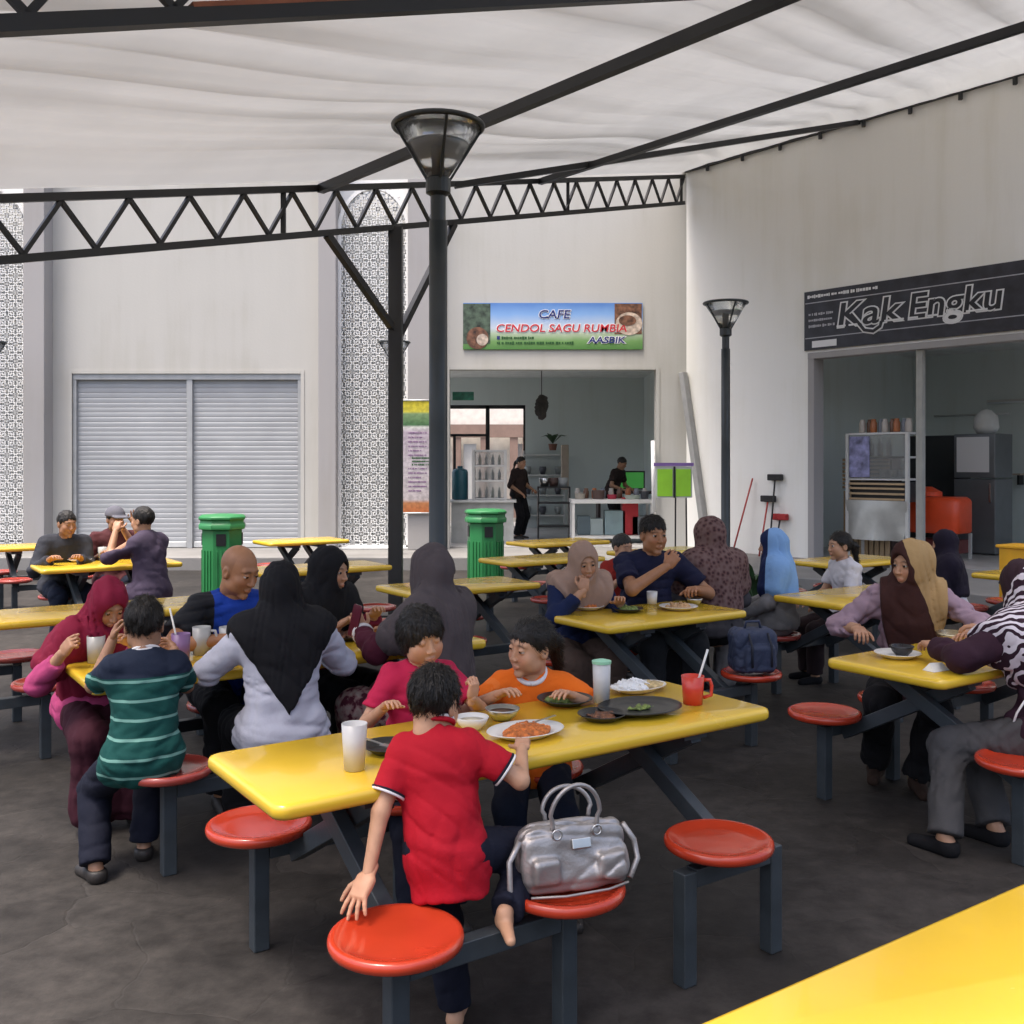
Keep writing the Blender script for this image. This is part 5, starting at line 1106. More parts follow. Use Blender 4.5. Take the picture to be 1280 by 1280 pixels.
# navy backpack on the stool of the short table
bq = spot(T3N, .92, -1); bk = empty('backpack', (bq[0], bq[1], SZ + .003), R(12), 'navy backpack standing on the red stool of the short table', 'backpack')
M_pack = mat('navy_nylon', (.030, .042, .085), .7, var=.12, bump=.2, bscale=60)
field_obj('body', lambda p: smin(rbox(p, (0, 0, .13), (.135, .085, .13), .05), rbox(p, (0, -.085, .09), (.095, .04, .08), .025), .012) + wob(p, .005, 30, 9) + crease(p, .005, 36, 2), (-.2, -.18, -.02), (.2, .14, .32), .007, M_pack, bk)
for x in (-.06, .06): g = MB(); g.tube([(x, -.075, .235), (x, -.127, .17), (x, -.13, .05)], .007, 6); g.build('strap', mat('pack_strap', (.015, .018, .03), .7), bk, smooth=True)
g = MB(); g.tube([(-.05, 0, .255), (-.04, 0, .295), (.04, 0, .295), (.05, 0, .255)], .008, 8); g.build('handle', M_pack, bk, smooth=True)

# ---------------------------------------------------------------- bins
def bin_(loc_, label):
    e = empty('litter_bin', loc_, R(12), label, 'bin', 'green litter bins'); n_ = 8
    def oct_(r): return [(r * math.cos(R(22.5 + 45 * k)), r * math.sin(R(22.5 + 45 * k))) for k in range(n_)]
    def stack(lv):
        g = MB(); V = [(x, y, z) for r, z in lv for x, y in oct_(r)]; g.add(V, [(i * n_ + k, i * n_ + (k + 1) % n_, (i + 1) * n_ + (k + 1) % n_, (i + 1) * n_ + k) for i in range(len(lv) - 1) for k in range(n_)] + [tuple(reversed(range(n_))), tuple((len(lv) - 1) * n_ + k for k in range(n_))]); return g
    stack([(.27, 0), (.27, .06), (.245, .07), (.245, .86), (.26, .87)]).build('body', M_green, e, bevel=.006)
    stack([(.285, .87), (.29, .92), (.27, .95), (.27, .98), (.29, .99), (.29, 1.015), (.26, 1.04), (.12, 1.05)]).build('lid', M_green, e, bevel=.006)
    for k in range(8):
        a = R(45 * k); c, s = math.cos(a), math.sin(a); rm = Euler((0, 0, a)).to_matrix()
        for off in (-.05, 0, .05):
            g = MB(); g.box((c * .229 - s * off, s * .229 + c * off, .36), (.02, .02, .52), rm); g.build('slat', M_green, e)
        if k % 2 == 0:
            g = MB(); g.box((c * .232, s * .232, .75), (.012, .11, .14), rm); g.build('mouth', M_black, e)
    return e
bin_(at(278, 12.2), 'green octagonal litter bin in front of the roller shutter'); bin_(at(607, 13.6), 'green octagonal litter bin in front of the café counter')

# ---------------------------------------------------------------- signs
def print_mat(name, build): m = mat(name, (.5, .5, .5), .45, var=0); N, L, b = nodes_of(m); tc = N.new('ShaderNodeTexCoord'); L.new(build(N, L, tc.outputs['Object']), b.inputs['Base Color']); return m
def letters(parent, body, size, xy_, m, shear=0., off=0., width=None, dz=.004, rot=0., align='LEFT', ext=.0015):
    ref = text_mesh(body, size, ext, shear, 0., align); xs_ = [v.co.x for v in ref.vertices]; w = max(xs_) - min(xs_); x0_ = min(xs_); bpy.data.meshes.remove(ref)
    me = text_mesh(body, size, ext, shear, off, align); o = link_mesh('lettering', me, m, parent); k = (width / w) if width else 1.
    o.location = (xy_[0] - (x0_ * k if width else 0), xy_[1], dz); o.scale = (k, 1, 1); o.rotation_euler = (0, 0, rot); return o
def scribble(parent, x0, y0, w, hgt, m, n_, seed, dz=.005):
    g_ = np.random.default_rng(seed); x = x0
    gb = MB()
    while x < x0 + w:
        l = g_.uniform(.35, .8) * hgt; gb.box((x + l / 2, y0 + hgt / 2, 0), (l, hgt * g_.uniform(.5, 1), .002)); x += l + hgt * g_.choice([.12, .12, .15, .5])
    o = gb.build('small_print', m, parent); o.location.z = dz; o['kind'] = 'stuff'; return o
# café banner on the back wall: local x to the right, local y up, local z towards the viewer
bw_, bh_ = bx(803) - bx(579), bz(379) - bz(437)
cb = empty('shop_banner', (bx(579), YB - .03, bz(437)), 0, 'blue and green café banner with red and navy lettering above the open café', 'banner'); cb.rotation_euler = (R(90), 0, 0)
def cafe_print(N, L, v):
    y = math1(N, L, 'DIVIDE', sepz(N, L, v, 1), bh_); n = N.new('ShaderNodeTexNoise'); n.inputs['Scale'].default_value = 3; L.new(v, n.inputs['Vector']); y = math1(N, L, 'ADD', y, math1(N, L, 'MULTIPLY', math1(N, L, 'SUBTRACT', n.outputs[0], .5), .12))
    r = ramp(N, [(.0, (.07, .20, .045)), (.18, (.16, .32, .10)), (.33, (.42, .52, .36)), (.45, (.55, .62, .70)), (.75, (.22, .40, .72)), (1, (.09, .22, .55))]); L.new(y, r.inputs[0]); return r.outputs[0]
g = MB(); g.box((bw_ / 2, bh_ / 2, -.008), (bw_, bh_, .016)); cb = g.build('banner_sheet', print_mat('cafe_print', cafe_print), cb)
M_nav = mat('print_navy', (.015, .025, .16), .5, var=0); M_redp = mat('print_red', (.55, .02, .035), .5, var=0); M_wp = mat('print_white', (.75, .75, .75), .5, var=0); M_grp = mat('print_dark_green', (.02, .09, .02), .5, var=0)
sx = bw_ / 224.
for (tx, x, y, w, sz, m) in (('CAFE', 95, 39, 39, .20, M_nav), ('CENDOL SAGU RUMBIA', 42, 22, 162, .185, M_redp), ('AASBIK', 156, 8, 46, .155, M_nav)):
    letters(cb, tx, sz, (x * sx, y * bh_ / 58), M_wp, .15, .012, w * sx, .003); letters(cb, tx, sz, (x * sx, y * bh_ / 58), m, .15, .002, w * sx, .007)
scribble(cb, 48 * sx, 12.5 * bh_ / 58, 40 * sx, .05, M_grp, 8, 1); scribble(cb, 42 * sx, 6 * bh_ / 58, 96 * sx, .055, M_grp, 8, 2)
g = MB(); g.box((44 * sx, 14.5 * bh_ / 58, .004), (.05, .06, .002)); g.build('icon', M_nav, cb)
def disc(parent, x, y, r, m, dz, sy=1., name='picture'): g = MB(); g.lathe([(.001, 0), (r, 0), (r, .002), (.001, .002)], 28, (x, y, dz), 1, sy); return g.build(name, m, parent)
M_pic = mat('print_palm', (.08, .12, .08), .5, var=.5, vscale=9); M_pic2 = mat('print_coconut', (.20, .09, .05), .5, var=.5, vscale=12); M_pic3 = mat('print_cream', (.62, .50, .40), .5, var=.3, vscale=14)
g = MB(); g.box((17 * sx, 32 * bh_ / 58, .002), (34 * sx, 50 * bh_ / 58, .002)); g.build('picture', M_pic, cb)
disc(cb, 18 * sx, 14 * bh_ / 58, .19, M_pic2, .005); disc(cb, 24 * sx, 12 * bh_ / 58, .10, M_pic3, .008); g = MB(); g.box((206 * sx, 38 * bh_ / 58, .002), (34 * sx, 38 * bh_ / 58, .0018)); g.build('picture', M_pic2, cb)
disc(cb, 207 * sx, 32 * bh_ / 58, .23, M_pic3, .005, .85); disc(cb, 205 * sx, 36 * bh_ / 58, .15, M_pic2, .0085, .6)
# black banner on the side wall
t0, t1, z0, z1 = 2.36, 9.4, 3.39, 4.29
kb = bpy.data.objects.new('shop_banner', None); COL.objects.link(kb); kb.matrix_world = Matrix(((WV.x, 0, -NV.x, sw(t0, -.03).x), (WV.y, 0, -NV.y, sw(t0, -.03).y), (0, 1, 0, z0), (0, 0, 0, 1)))
tag(kb, 'long black shop banner with white outlined lettering above the right-hand shop', 'banner')
Wd, Hd = t1 - t0, z1 - z0
g = MB(); g.box((Wd / 2, Hd / 2, -.008), (Wd, Hd, .016)); kb = g.build('banner_sheet', mat('banner_black', (.026, .026, .036), .5, var=.35, vscale=5), kb)
M_bk = mat('print_black', (.010, .010, .014), .5, var=0); M_gry = mat('print_grey', (.42, .42, .45), .5, var=.1)
for y in (Hd * .80, Hd * .205): g = MB(); g.box((Wd / 2, y, .003), (Wd - .04, .014, .003)); g.build('rule', M_gry, kb)
for sz_off, m, dz in ((.026, M_wp, .004), (.006, M_bk, .009)): letters(kb, 'Kak', .50, (.60, .31), m, .12, sz_off, .98, dz); letters(kb, 'Engku', .50, (1.72, .31), m, .12, sz_off, 1.28, dz)
for rad, m, dz in ((.05, M_wp, .004), (.026, M_bk, .010)):
    g = MB(); g.tube([(.80, .48, dz * .4), (.92, .34, dz * .4), (1.02, .22, dz * .4), (1.16, .19, dz * .4), (1.27, .25, dz * .4), (1.29, .32, dz * .4)], rad, 6); o = g.build('swash', m, kb, smooth=True); o.scale = (1, 1, .15); o.location.z = dz
# slab serifs
for x in (.60, .80, 1.37, 1.52, 1.73, 2.02, 2.56, 2.70): g = MB(); g.box((x + .04, .318, .011), (.15, .026, .003)); g.build('serif', M_wp, kb)
scribble(kb, .06, Hd * .875, 1.15, .055, M_wp, 9, 5); scribble(kb, 4.3 - .9, Hd * .88, 1.5, .06, M_wp, 9, 6)
for k_ in range(3): scribble(kb, .08, .52 - .09 * k_, .42, .045, M_gry, 9, 10 + k_)
for k_, (x, y) in enumerate(((3.45, .62), (3.62, .56), (3.8, .64), (3.5, .48), (3.72, .44))):   # flowing script
    g = MB(); q = np.random.default_rng(k_); g.tube([(x + .04 * i + q.normal() * .01, y + q.normal() * .03, 0) for i in range(6)], .011, 5); o = g.build('script', M_wp, kb, smooth=True); o.scale.z = .2; o.location.z = .006
for x, w in ((.14, .42), (3.35, .95)): g = MB(); g.box((x + w / 2, .085, .004), (w, .10, .004)); g.build('plate', M_wp, kb)
# price list hanging on the pilaster
pb = empty('hanging_poster', (bx(503), YB - .37, bz(640)), 0, 'tall narrow price poster with yellow head hanging on the pilaster', 'poster'); pb.rotation_euler = (R(90), 0, 0); pw, phh = bx(546) - bx(503), bz(502) - bz(640)
def poster_print(N, L, v):
    y = math1(N, L, 'DIVIDE', sepz(N, L, v, 1), phh); r = ramp(N, [(0, (.50, .14, .04)), (.09, (.48, .20, .08)), (.12, (.54, .48, .48)), (.42, (.55, .50, .52)), (.72, (.52, .44, .50)), (.76, (.70, .70, .66)), (.78, (.07, .18, .07)), (.88, (.22, .34, .16)), (.90, (.68, .60, .06)), (1, (.66, .55, .03))]); L.new(y, r.inputs[0])
    n = N.new('ShaderNodeTexNoise'); n.inputs['Scale'].default_value = 14; L.new(v, n.inputs['Vector']); r2 = ramp(N, [(.35, (.7, .7, .7)), (.6, (1, 1, 1))]); L.new(n.outputs[0], r2.inputs[0])
    m = N.new('ShaderNodeMix'); m.data_type = 'RGBA'; m.blend_type = 'MULTIPLY'; m.inputs[0].default_value = 1; L.new(r.outputs[0], m.inputs[6]); L.new(r2.outputs[0], m.inputs[7]); return m.outputs[2]
g = MB(); g.box((pw / 2, phh / 2, -.006), (pw, phh, .012)); pb = g.build('sheet', print_mat('poster_print', poster_print), pb)
for k_ in range(14):
    if k_ in (6, 7): continue
    scribble(pb, .14, .36 + k_ * .075, .30 if k_ % 3 else .22, .028, mat('print_mauve', (.22, .12, .24), .6, var=0), 5, 30 + k_, .003)
for k_ in range(3): scribble(pb, .20, .80 + k_ * .055, .32, .032, M_grp, 5, 50 + k_, .003)
for y in (0, phh): g = MB(); g.tube([(-.02, y, 0), (pw + .02, y, 0)], .014, 8); g.build('rod', M_alum, pb, smooth=True)
# notice stand with green sheets
ns_ = at(842, 15.4, ZP); st = empty('notice_stand', ns_, 0, 'slim black stand holding two bright green sheets under a purple strip', 'stand')
z1_, z2_ = zat(622, 15.4) - ZP, zat(583, 15.4) - ZP
g = MB(); g.box((0, 0, (z1_ + z2_) / 2), (.56, .03, z2_ - z1_)); g.build('board', M_white, st)
for x in (-.135, .145): g = MB(); g.box((x, -.022, (z1_ + z2_) / 2 - .01), (.23, .008, z2_ - z1_ - .06)); g.build('green_sheet', mat('lime_sheet', (.34, .72, .04), .5, var=.05), st)
g = MB(); g.box((.01, -.02, (z1_ + z2_) / 2), (.03, .02, z2_ - z1_)); g.build('divider', M_black, st); g = MB(); g.box((0, -.005, z2_ + .03), (.60, .05, .05)); g.build('purple_strip', mat('purple_strip', (.25, .14, .42), .5), st)
for x in (.03, .19): g = MB(); g.bar((x, 0, z1_), (x * 1.1, .05, 0), .022, .022); g.build('leg', M_black, st)
g = MB(); g.box((.03, 0, .01), (.5, .3, .02)); g.build('base', M_black, st)
# leaning pipe, brooms, plant, crate
thing('gutter_pipe', mat('grey_pipe', (.30, .30, .29), .6), (0, 0, 0), 'long grey gutter length leaning in the wall corner', 'pipe', lambda g: g.bar((bx(878), YB - .45, ZP), (bx(853), YB - .06, bz(466)), .13, .10), smooth=False, bevel=.01)
thing('white_tube', mat('white_pvc', (.78, .78, .77), .4), (0, 0, 0), 'short white plastic tube standing at the café jamb', 'tube', lambda g: g.tube([(bx(816), YB - .12, bz(640)), (bx(815), YB - .10, bz(551))], .035, 10), smooth=True)
def broom(tw, px_top, ztop, zbot, lean_, hm, headm, label, head_top=False):
    a = sw(tw + lean_, -.30, zbot); b_ = sw(tw, -.06, ztop); e = empty('broom', a, 0, label, 'broom', 'cleaning tools by the side wall')
    g = MB(); g.tube([(0, 0, 0), b_ - a], .014, 8); g.build('handle', hm, e, smooth=True)
    g = MB(); c = (b_ - a) if head_top else Vector((0, 0, .04)); g.box(c, (.26, .08, .10), (0, 0, math.atan2(WV.y, WV.x))); g.build('head', headm, e, bevel=.015)
M_rh = mat('red_handle', (.42, .06, .05), .5); M_dk = mat('dark_bristle', (.03, .03, .03), .9, bump=.5); M_rd = mat('red_bristle', (.40, .03, .03), .8, bump=.5)
broom(1.42, 0, 1.42, ZP, -.22, M_rh, M_dk, 'broom with a red handle leaning alone on the side wall'); broom(1.85, 0, 1.44, ZP, .05, M_dk, M_dk, 'upturned black broom standing by the dustpan', True); broom(1.72, 0, 1.1, ZP, .0, M_rh, M_dk, 'short upturned brush with a red stick', True); broom(1.95, 0, .82, ZP, .03, M_dk, M_rd, 'red headed mop beside the black broom', True)
pl = empty('potted_palm', at(948, 9.4), 0, 'leafy potted palm at the side of the light blue headscarf', 'plant')
g = MB(); g.lathe([(.12, 0), (.16, .26), (.17, .28), (.15, .28), (.14, .25), (.001, .24)], 20); g.build('pot', mat('clay_pot', (.20, .09, .06), .8), pl)
M_leaf = mat('palm_leaf', (.035, .085, .030), .55, var=.3, vscale=8)
for k_ in range(22):
    q = np.random.default_rng(100 + k_); a = q.uniform(0, 6.28); ln_ = q.uniform(.24, .42); up_ = q.uniform(.35, .95); g = MB(); V = []; Fc = []; nseg = 7
    for i in range(nseg + 1):
        t = i / nseg; r_ = ln_ * t; z = .24 + up_ * (1.6 * t - 1.05 * t * t); w = .03 * math.sin(math.pi * min(t * .92 + .06, 1)); c, s = math.cos(a), math.sin(a)
        V += [(c * r_ - s * w, s * r_ + c * w, z - w * .4), (c * r_, s * r_, z), (c * r_ + s * w, s * r_ - c * w, z - w * .4)]
    for i in range(nseg): b0 = i * 3; Fc += [(b0, b0 + 1, b0 + 4, b0 + 3), (b0 + 1, b0 + 2, b0 + 5, b0 + 4)]
    g.add(V, Fc); g.build('leaf', M_leaf, pl, smooth=True)
cr = empty('crate', at(1278, 9.6), UA, 'yellow plastic crate at the edge of the walkway by the right shop', 'crate')
g = MB(); zc = zat(683, 9.6); g.box((0, 0, zc / 2), (.30, .30, zc - .004)); g.build('body', mat('crate_yellow', (.80, .42, .02), .4, var=.06), cr, bevel=.015); g = MB(); g.box((0, 0, zc), (.34, .34, .03)); g.build('rim', mat('crate_yellow', (.80, .42, .02), .4), cr, bevel=.008)

# ---------------------------------------------------------------- inside the café
def cbx(name, px0, px1, py0, py1, Y, dpt, m, label, cat, bevel=.01):
    x0, x1 = (px0 - 640) / F * Y, (px1 - 640) / F * Y; zt, zb = zat(py0, Y), max(zat(py1, Y), ZP + .001)
    g = MB(); g.box((0, dpt / 2, (zt - zb) / 2), (x1 - x0, dpt, zt - zb)); o = g.build(name, m, None, bevel=bevel); o.location = ((x0 + x1) / 2, Y, zb); return tag(o, label, cat)
Yc = 18.4
ct = empty('service_counter', at(603, Yc, ZP), 0, 'grey fronted service counter inside the café behind the green bin', 'counter'); wc = 78 / F * Yc; hc_ = zat(628, Yc) - ZP
g = MB(); g.box((0, .3, hc_ / 2), (wc, .6, hc_)); g.build('body', mat('counter_grey', (.42, .43, .42), .6, var=.1), ct, bevel=.01); g = MB(); g.box((0, .28, hc_ + .02), (wc + .1, .72, .04)); g.build('worktop', M_alum, ct, bevel=.006)
zc = zat(628, Yc) + .042
df = empty('display_fridge', at(612, Yc + .25, zc), 0, 'white framed glass display case of drinks on the café counter', 'display case'); w_, h_ = 40 / F * Yc, zat(562, Yc) - zc
for x in (-w_ / 2, w_ / 2): g = MB(); g.box((x, 0, h_ / 2), (.05, .4, h_)); g.build('post', M_white, df)
for z in (.02, h_ * .38, h_ * .68, h_ - .02): g = MB(); g.box((0, 0, z), (w_ - .052, .39, .03)); g.build('shelf', M_white, df)
g = MB(); g.box((0, -.19, h_ / 2), (w_ - .054, .008, h_ - .07)); g.build('glass', M_glass, df)
for k_ in range(12):
    g = MB(); z = (.036, h_ * .38 + .016, h_ * .68 + .016)[k_ // 4]; g.lathe([(.028, 0), (.03, .12), (.012, .16), (.012, .19)], 10, (-.18 + (k_ % 4) * .12, 0, z)); g.build('bottle', mat('bottle_%d' % (k_ % 3), ((.5, .55, .55), (.12, .2, .3), (.3, .4, .32))[k_ % 3], .3), df, smooth=True)
jg = at(575, Yc + .3, zc); thing('water_jug', mat('teal_jug', (.02, .10, .13), .3, var=.1), jg, 'dark teal water container standing on the café counter', 'container', lambda g: g.lathe([(.14, 0), (.15, .02), (.15, .5), (.13, .55), (.05, .58), (.05, .62)], 20), smooth=False, bevel=.01)
wt_ = empty('work_table', at(766, 18.3, ZP), 0, 'white framed work table with an open lower shelf at the café front', 'table'); ww, wh = 104 / F * 18.3, zat(627, 18.3) - ZP
g = MB(); g.box((0, .35, wh), (ww, .75, .07)); g.build('table_top', M_white, wt_, bevel=.008); g = MB(); g.box((0, .35, .12), (ww - .02, .7, .04)); g.build('shelf', M_white, wt_)
for x in (-ww / 2 + .04, ww / 2 - .04):
    for y in (.02, .68): g = MB(); g.box((x, y, wh / 2 - .018), (.05, .05, wh - .036)); g.build('leg', M_white, wt_)
for q, (a, b_, c, d, m, l) in enumerate(((722, 738, 655, 682, (.10, .14, .16), 'dark blue tub on the work table shelf'), (738, 754, 658, 682, (.35, .42, .42), 'pale tub on the work table shelf'), (756, 782, 648, 682, (.26, .36, .38), 'stacked grey green boxes on the work table shelf'), (778, 798, 632, 650, (.45, .02, .03), 'red basin on the boxes under the work table'), (790, 812, 655, 682, (.22, .24, .26), 'grey tub at the end of the work table shelf'))):
    o = cbx('tub', a, b_, c, 683, 18.62, .3, mat('tub_%d' % q, m, .5), l, 'tub')
    zsh = ZP + .145; o.location.z = zsh
for q, (a, w, hg, m, l) in enumerate(((725, .20, .10, (.4, .36, .3), 'pale tray on the work table'), (748, .24, .16, (.10, .06, .05), 'dark pot on the work table'), (765, .18, .08, (.40, .03, .06), 'red box on the work table'), (790, .3, .07, (.45, .5, .42), 'pale green tray on the work table'), (806, .16, .14, (.05, .05, .06), 'black tin on the work table'))):
    thing('kitchen_ware', mat('ware_%d' % q, m, .5), at(a, 18.65, ZP + wh + .037), l, 'kitchenware', lambda g: g.lathe([(w * .42, 0), (w * .5, hg), (w * .46, hg), (w * .38, .01), (.001, .01)], 18, sy=.8), smooth=False)
e = empty('monitor', at(787, 20.6, ZP + .9), 0, 'green lit screen on a desk behind the cook', 'screen'); g = MB(); g.box((0, 0, .22), (.62, .05, .38)); g.build('case', M_black, e, bevel=.01); g = MB(); g.box((0, -.028, .22), (.56, .004, .32)); g.build('display', mat('green_display', (.03, .16, .03), .4, emit=.35, var=0), e); g = MB(); g.box((0, 0, .015), (.2, .15, .03)); g.build('foot', M_black, e)
e = empty('desk', at(785, 20.7, ZP), 0, 'dark desk under the green screen in the café', 'desk'); g = MB(); g.box((0, .1, .87), (1.3, .6, .05)); g.build('top', mat('dark_wood', (.06, .04, .035), .6), e)
for x in (-.6, .6): g = MB(); g.box((x, .1, .42), (.05, .55, .84)); g.build('leg', mat('dark_wood', (.06, .04, .035), .6), e)
e = empty('wire_shelf', at(680, 22.6, ZP), 0, 'wire kitchen shelf with crockery against the café back wall', 'shelf')
for x in (-.45, .45):
    for y in (0, .4): g = MB(); g.bar((x, y, 0), (x, y, 1.75), .03, .03); g.build('post', M_alum, e)
for z in (.3, .75, 1.2, 1.65): g = MB(); g.box((0, .2, z), (.95, .45, .03)); g.build('shelf', M_alum, e)
for k_ in range(9): g = MB(); g.lathe([(.05, 0), (.08, .12), (.07, .18), (.001, .18)], 12, (-.36 + (k_ % 3) * .34, .2, (.315, .765, 1.215)[k_ // 3])); g.build('crockery', mat('crock_%d' % (k_ % 2), ((.4, .42, .42), (.12, .12, .14))[k_ % 2], .5), e, smooth=True)
cbx('board', 702, 711, 556, 612, 21.5, .3, mat('pale_board', (.46, .38, .30), .7), 'tall pale wooden board standing behind the work table', 'board').location.z = zat(612, 21.5)
e = empty('storage_rack', at(692, 19.6, ZP), 0, 'low dark rack of pans beside the standing figure in the café', 'rack')
for z in (.25, .7, 1.0): g = MB(); g.box((0, 0, z), (.62, .4, .03)); g.build('shelf', M_black, e)
for x in (-.3, .3): g = MB(); g.box((x, 0, .5), (.03, .4, 1.0)); g.build('side', M_black, e)
for k_ in range(3): g = MB(); g.lathe([(.08, 0), (.1, .16), (.09, .17), (.001, .17)], 14, (-.18 + k_ * .18, 0, 1.016)); g.build('pan', (M_steel, mat('ware_1', (.1, .06, .05), .5), mat('crock_0', (.4, .42, .42)))[k_], e, smooth=True)
e = empty('pendant_lamp', at(677, 19.5, zat(520, 19.5)), 0, 'dark wicker pendant hanging from the café ceiling', 'lamp'); g = MB(); g.tube([(0, 0, .25), (0, 0, 3.6 - zat(520, 19.5))], .008, 6); g.build('cord', M_black, e)
field_obj('shade', lambda p: ell(p, (0, 0, .18), (.13, .13, .26)) + wob(p, .03, 36, 5), (-.25, -.25, -.15), (.25, .25, .5), .016, mat('wicker_dark', (.05, .045, .04), .8, var=.3), e)
e = empty('house_plant', at(691, 22.2, zat(556, 22.2)), 0, 'dark leafy plant on top of the wire shelf', 'plant'); g = MB(); g.lathe([(.07, -.12), (.10, .02), (.001, .02)], 14); g.build('pot', mat('clay_pot', (.2, .09, .06), .8), e)
for k_ in range(14):
    a = k_ * 2.4; g = MB(); c, s = math.cos(a), math.sin(a); l = .22 + .08 * (k_ % 3); g.add([(0, 0, .02), (c * l * .5 - s * .04, s * l * .5 + c * .04, .22), (c * l, s * l, .16 + .03 * (k_ % 4)), (c * l * .5 + s * .04, s * l * .5 - c * .04, .2)], [(0, 1, 2, 3)]); g.build('leaf', M_leaf, e)
# ---------------------------------------------------------------- inside the right-hand shop (t along the wall, n into the shop)
AW = math.atan2(WV.y, WV.x)
dc = empty('display_cabinet', sw(3.24, .55, ZP), AW, 'glass fronted food cabinet on a draped steel stand, jars on top', 'cabinet')
for x in (-.49, .49):
    for y in (0, .45): g = MB(); g.box((x, y, .96), (.05, .05, 1.92)); g.build('post', M_white, dc)
for z in (1.91, 1.55, 1.22): g = MB(); g.box((0, .22, z), (.93, .46, .03)); g.build('shelf', M_white, dc)
g = MB(); g.box((.0, -.01, 1.56), (.93, .008, .66)); g.build('glass', M_glass, dc)
g = MB(); g.box((-.28, -.022, 1.56), (.34, .006, .62)); g.build('poster', mat('lilac_poster', (.30, .30, .52), .5, var=.5, vscale=7), dc)
for z in (.92, 1.0, 1.08, 1.15): g = MB(); g.box((0, -.01, z), (.90, .03, .03)); g.build('slat', mat('wood_slat', (.48, .34, .20), .7), dc)
g = MB(); g.box((0, .25, 1.03), (.92, .40, .30)); g.build('dark_back', M_black, dc)
xs = np.linspace(-.5, .5, 25); zs = np.linspace(.30, .90, 19); V = []
for z in zs:
    for x in xs:
        fz = (.9 - z) / .6; V.append((x * (1 - .10 * fz), -.055 - .06 * fz * math.cos(x * 6 + 1.2 * fz) + .05 * abs(x - .1 * fz) * fz - .03 * math.sin(abs(x) * 11 - fz * 4) * fz, z))
g = MB(); g.add(V, [(j * 25 + i, j * 25 + i + 1, (j + 1) * 25 + i + 1, (j + 1) * 25 + i) for j in range(18) for i in range(24)]); g.build('drape', mat('silver_drape', (.50, .50, .47), .38, metal=.3, var=.08), dc, smooth=True)
for k_ in range(9): g = MB(); g.lathe([(.045, 0), (.05, .02), (.05, .15), (.035, .18), (.035, .21), (.001, .21)], 14, (-.36 + k_ * .095, .2 + .06 * (k_ % 2), 1.927)); g.build('jar', mat('jar_%d' % (k_ % 4), ((.5, .45, .4), (.16, .08, .05), (.42, .14, .05), (.22, .24, .28))[k_ % 4], .35), dc, smooth=True)
for k_ in range(6): g = MB(); g.lathe([(.035, 0), (.04, .13), (.001, .13)], 12, (.0 + k_ * .07, .15, 1.236)); g.build('glass_tumbler', mat('bottle_0', (.5, .55, .55), .3), dc, smooth=True)
wl_ = empty('slatted_screen', sw(2.80, 1.0, ZP), AW, 'wooden slatted counter front at the left side of the right shop', 'counter')
for k_ in range(9): g = MB(); g.box((-.36 + k_ * .09, 0, .52), (.065, .03, 1.0)); g.build('slat', mat('wood_slat', (.48, .34, .20), .7), wl_)
for k_ in range(8): g = MB(); g.box((0, -.02, 1.08 + k_ * .062), (.80, .03, .042)); g.build('slat', mat('wood_slat', (.48, .34, .20), .7), wl_)
g = MB(); g.box((0, .2, .78), (.8, .3, 1.54)); g.build('carcass', mat('dark_wood', (.06, .04, .035), .6), wl_)
for k_ in range(5): g = MB(); g.lathe([(.04, 0), (.045, .2), (.02, .26), (.02, .3)], 12, (-.3 + .15 * k_, .15, 1.552)); g.build('bottle', mat('bottle_dark', (.03, .04, .05), .3), wl_, smooth=True)
tk = empty('water_tank', sw(3.68, 1.5, ZP), AW, 'orange red plastic water tank standing in the right shop', 'tank'); M_or = mat('orange_tank', (.72, .075, .02), .35, var=.06)
g = MB(); slab(g, .92, .55, [(.02, .40), (0, .43), (0, .88), (.02, .92), (.06, .95)], .10); g.build('body', M_or, tk, smooth=False, bevel=.01); g = MB(); g.lathe([(.2, .955), (.2, 1.02), (.12, 1.06), (.05, 1.10), (.001, 1.10)], 20, (-.12, 0, 0)); g.build('lid', M_or, tk, smooth=False)
for x in (-.42, .42):
    for y in (-.23, .23): g = MB(); g.box((x, y, .2), (.04, .04, .395)); g.build('leg', M_alum, tk)
g = MB(); g.box((0, 0, .20), (.8, .42, .20)); g.build('lower_tub', mat('maroon_tub', (.12, .02, .02), .5), tk)
fr_ = empty('refrigerator', sw(3.8, 2.5, ZP), AW, 'grey two door refrigerator with a paper notice in the right shop', 'refrigerator'); M_fr = mat('fridge_grey', (.17, .18, .19), .3, metal=.4, var=.05)
g = MB(); g.box((0, .3, .62), (.66, .62, 1.18)); g.build('door', M_fr, fr_, bevel=.012); g = MB(); g.box((0, .3, 1.58), (.66, .62, .70)); g.build('door', M_fr, fr_, bevel=.012); g = MB(); g.box((-.02, -.016, 1.60), (.52, .004, .56)); g.build('paper', M_wp, fr_); g = MB(); g.box((.26, -.03, 1.0), (.02, .03, .3)); g.build('handle', M_steel, fr_)
thing('rice_sack', mat('white_sack', (.66, .67, .66), .8, bump=.3, bscale=12), sw(3.85, 2.8, ZP + 1.932), 'white bag lying on top of the refrigerator', 'bag', lambda g: g.lathe([(.14, 0), (.2, .1), (.18, .28), (.08, .38), (.001, .40)], 16, sy=.8), smooth=True)
thing('steel_cupboard', mat('black_cupboard', (.025, .028, .03), .35), sw(2.98, 2.6, ZP), 'tall black cupboard behind the orange tank', 'cupboard', lambda g: g.box((.02, .3, .96), (.84, .55, 1.92)), smooth=False, rz=AW, bevel=.01)
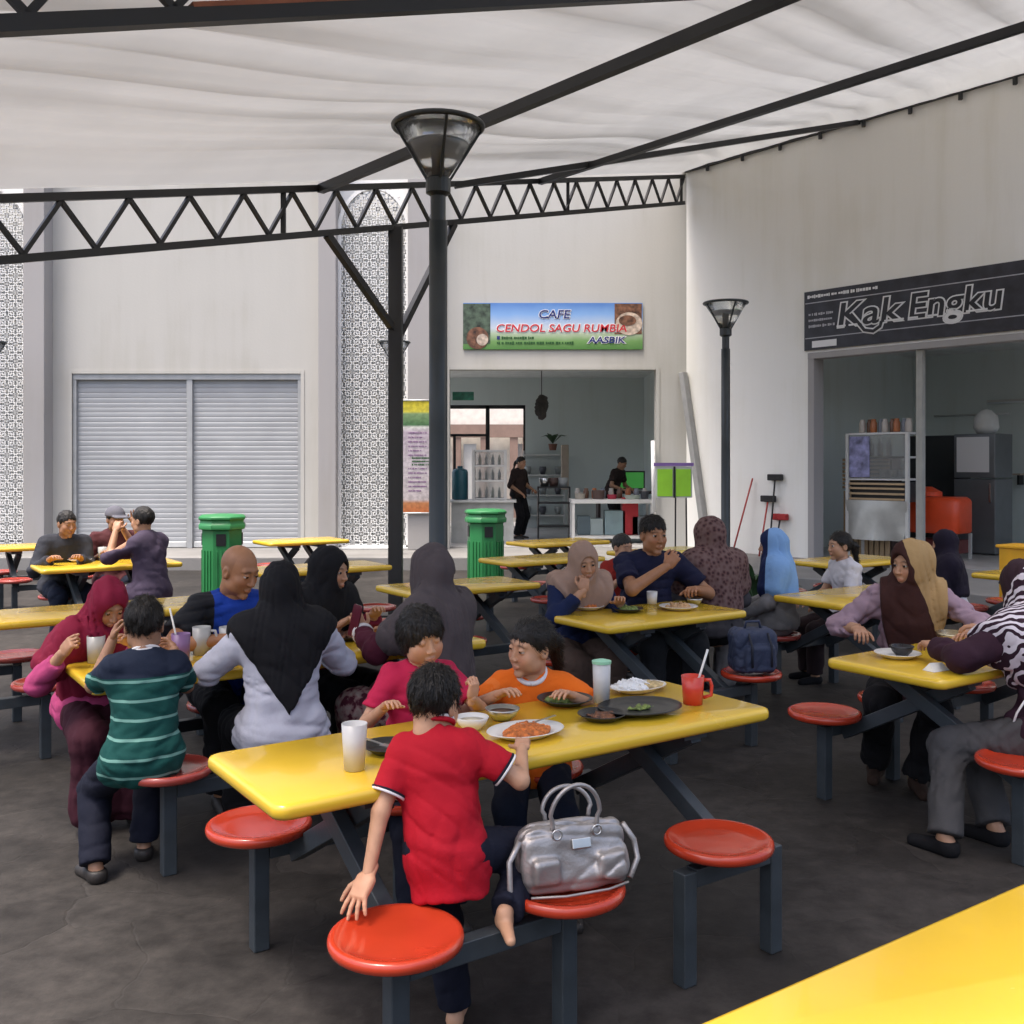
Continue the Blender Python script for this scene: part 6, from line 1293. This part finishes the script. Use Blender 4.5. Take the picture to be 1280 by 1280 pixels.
thing('shop_pole', mat('grey_pole', (.36, .36, .33), .5), sw(4.18, .08, ZP), 'slim grey pole dividing the right shop opening', 'pole', lambda g: g.box((0, 0, (ZR - .07 - ZP) / 2), (.10, .09, ZR - .072 - ZP)), smooth=False, rz=AW, bevel=.008)
tl = empty('tube_light', sw(3.5, 4.93, 2.75), AW, 'white fluorescent tube on the back wall of the right shop', 'light'); g = MB(); g.box((0, .03, .03), (1.25, .05, .06)); g.build('fitting', M_white, tl); g = MB(); g.tube([(-.6, -.02, 0), (.6, -.02, 0)], .016, 10); g.build('tube', mat('tube_white', (.9, .95, 1.), .4, var=0), tl, smooth=True)  # plain white tube, does not glow
thing('wall_pipe', M_alum, sw(1.9, 4.9, 2.55), 'thin grey pipe along the back wall of the right shop', 'pipe', lambda g: (g.tube([(0, 0, 0), (1.4, 0, 0)], .018, 8)), smooth=True, rz=AW)
thing('dark_bench', mat('dark_plastic', (.02, .022, .03), .5), sw(5.6, 1.6, ZP), 'dark stacked crates further along inside the right shop', 'crates', lambda g: g.box((0, 0, .42), (1.1, .5, .84)), smooth=False, rz=AW, bevel=.02)

# more small things in the two shops
for k_ in range(9): thing('jar', mat('jar_%d' % (k_ % 4), (.3, .2, .1), .4), at(722 + k_ * 10.5, 18.95, ZP + wh + .037), 'small jar in the row along the back of the work table', 'jar', lambda g: g.lathe([(.05, 0), (.055, .13), (.04, .15), (.04, .19), (.001, .19)], 12), group='jars along the work table')
for k_ in range(6): thing('ladle', M_steel, sw(4.55 + k_ * .16, 4.9, 1.75), 'steel ladle hanging in a row on the back wall of the right shop', 'ladle', lambda g: (g.tube([(0, 0, 0), (0, -.02, .42)], .012, 6)) and g.lathe([(.001, -.08), (.06, -.03), (.065, 0), (.001, -.005)], 12), rz=AW, group='ladles on the shop wall')
thing('exit_sign', mat('exit_green', (.02, .16, .09), .5, var=.3, vscale=14), at(579, YB + .6, zat(500, YB + .6)), 'dark green sign hanging inside the café above the back door', 'sign', lambda g: g.box((0, 0, .07), (.38, .03, .15)), smooth=False, bevel=.006)
for k_ in range(7): thing('bottle', mat('bottle_dark', (.03, .04, .05), .3), sw(2.55 + k_ * .13, 4.6, ZP + 1.3), 'dark bottle in the row on the shelf behind the food cabinet', 'bottle', lambda g: g.lathe([(.045, 0), (.05, .2), (.02, .28), (.02, .34), (.001, .34)], 12), group='bottles on the shop shelf')
e = empty('wall_shelf', sw(3.0, 4.65, ZP + 1.27), AW, 'plain wall shelf carrying dark bottles in the right shop', 'shelf'); g = MB(); g.box((0, 0, 0), (1.3, .3, .03)); g.build('board', mat('pale_board', (.46, .38, .30), .7), e)
for x in (-.55, .55): g = MB(); g.box((x, .1, -.10), (.03, .2, .17)); g.build('bracket', M_black, e)
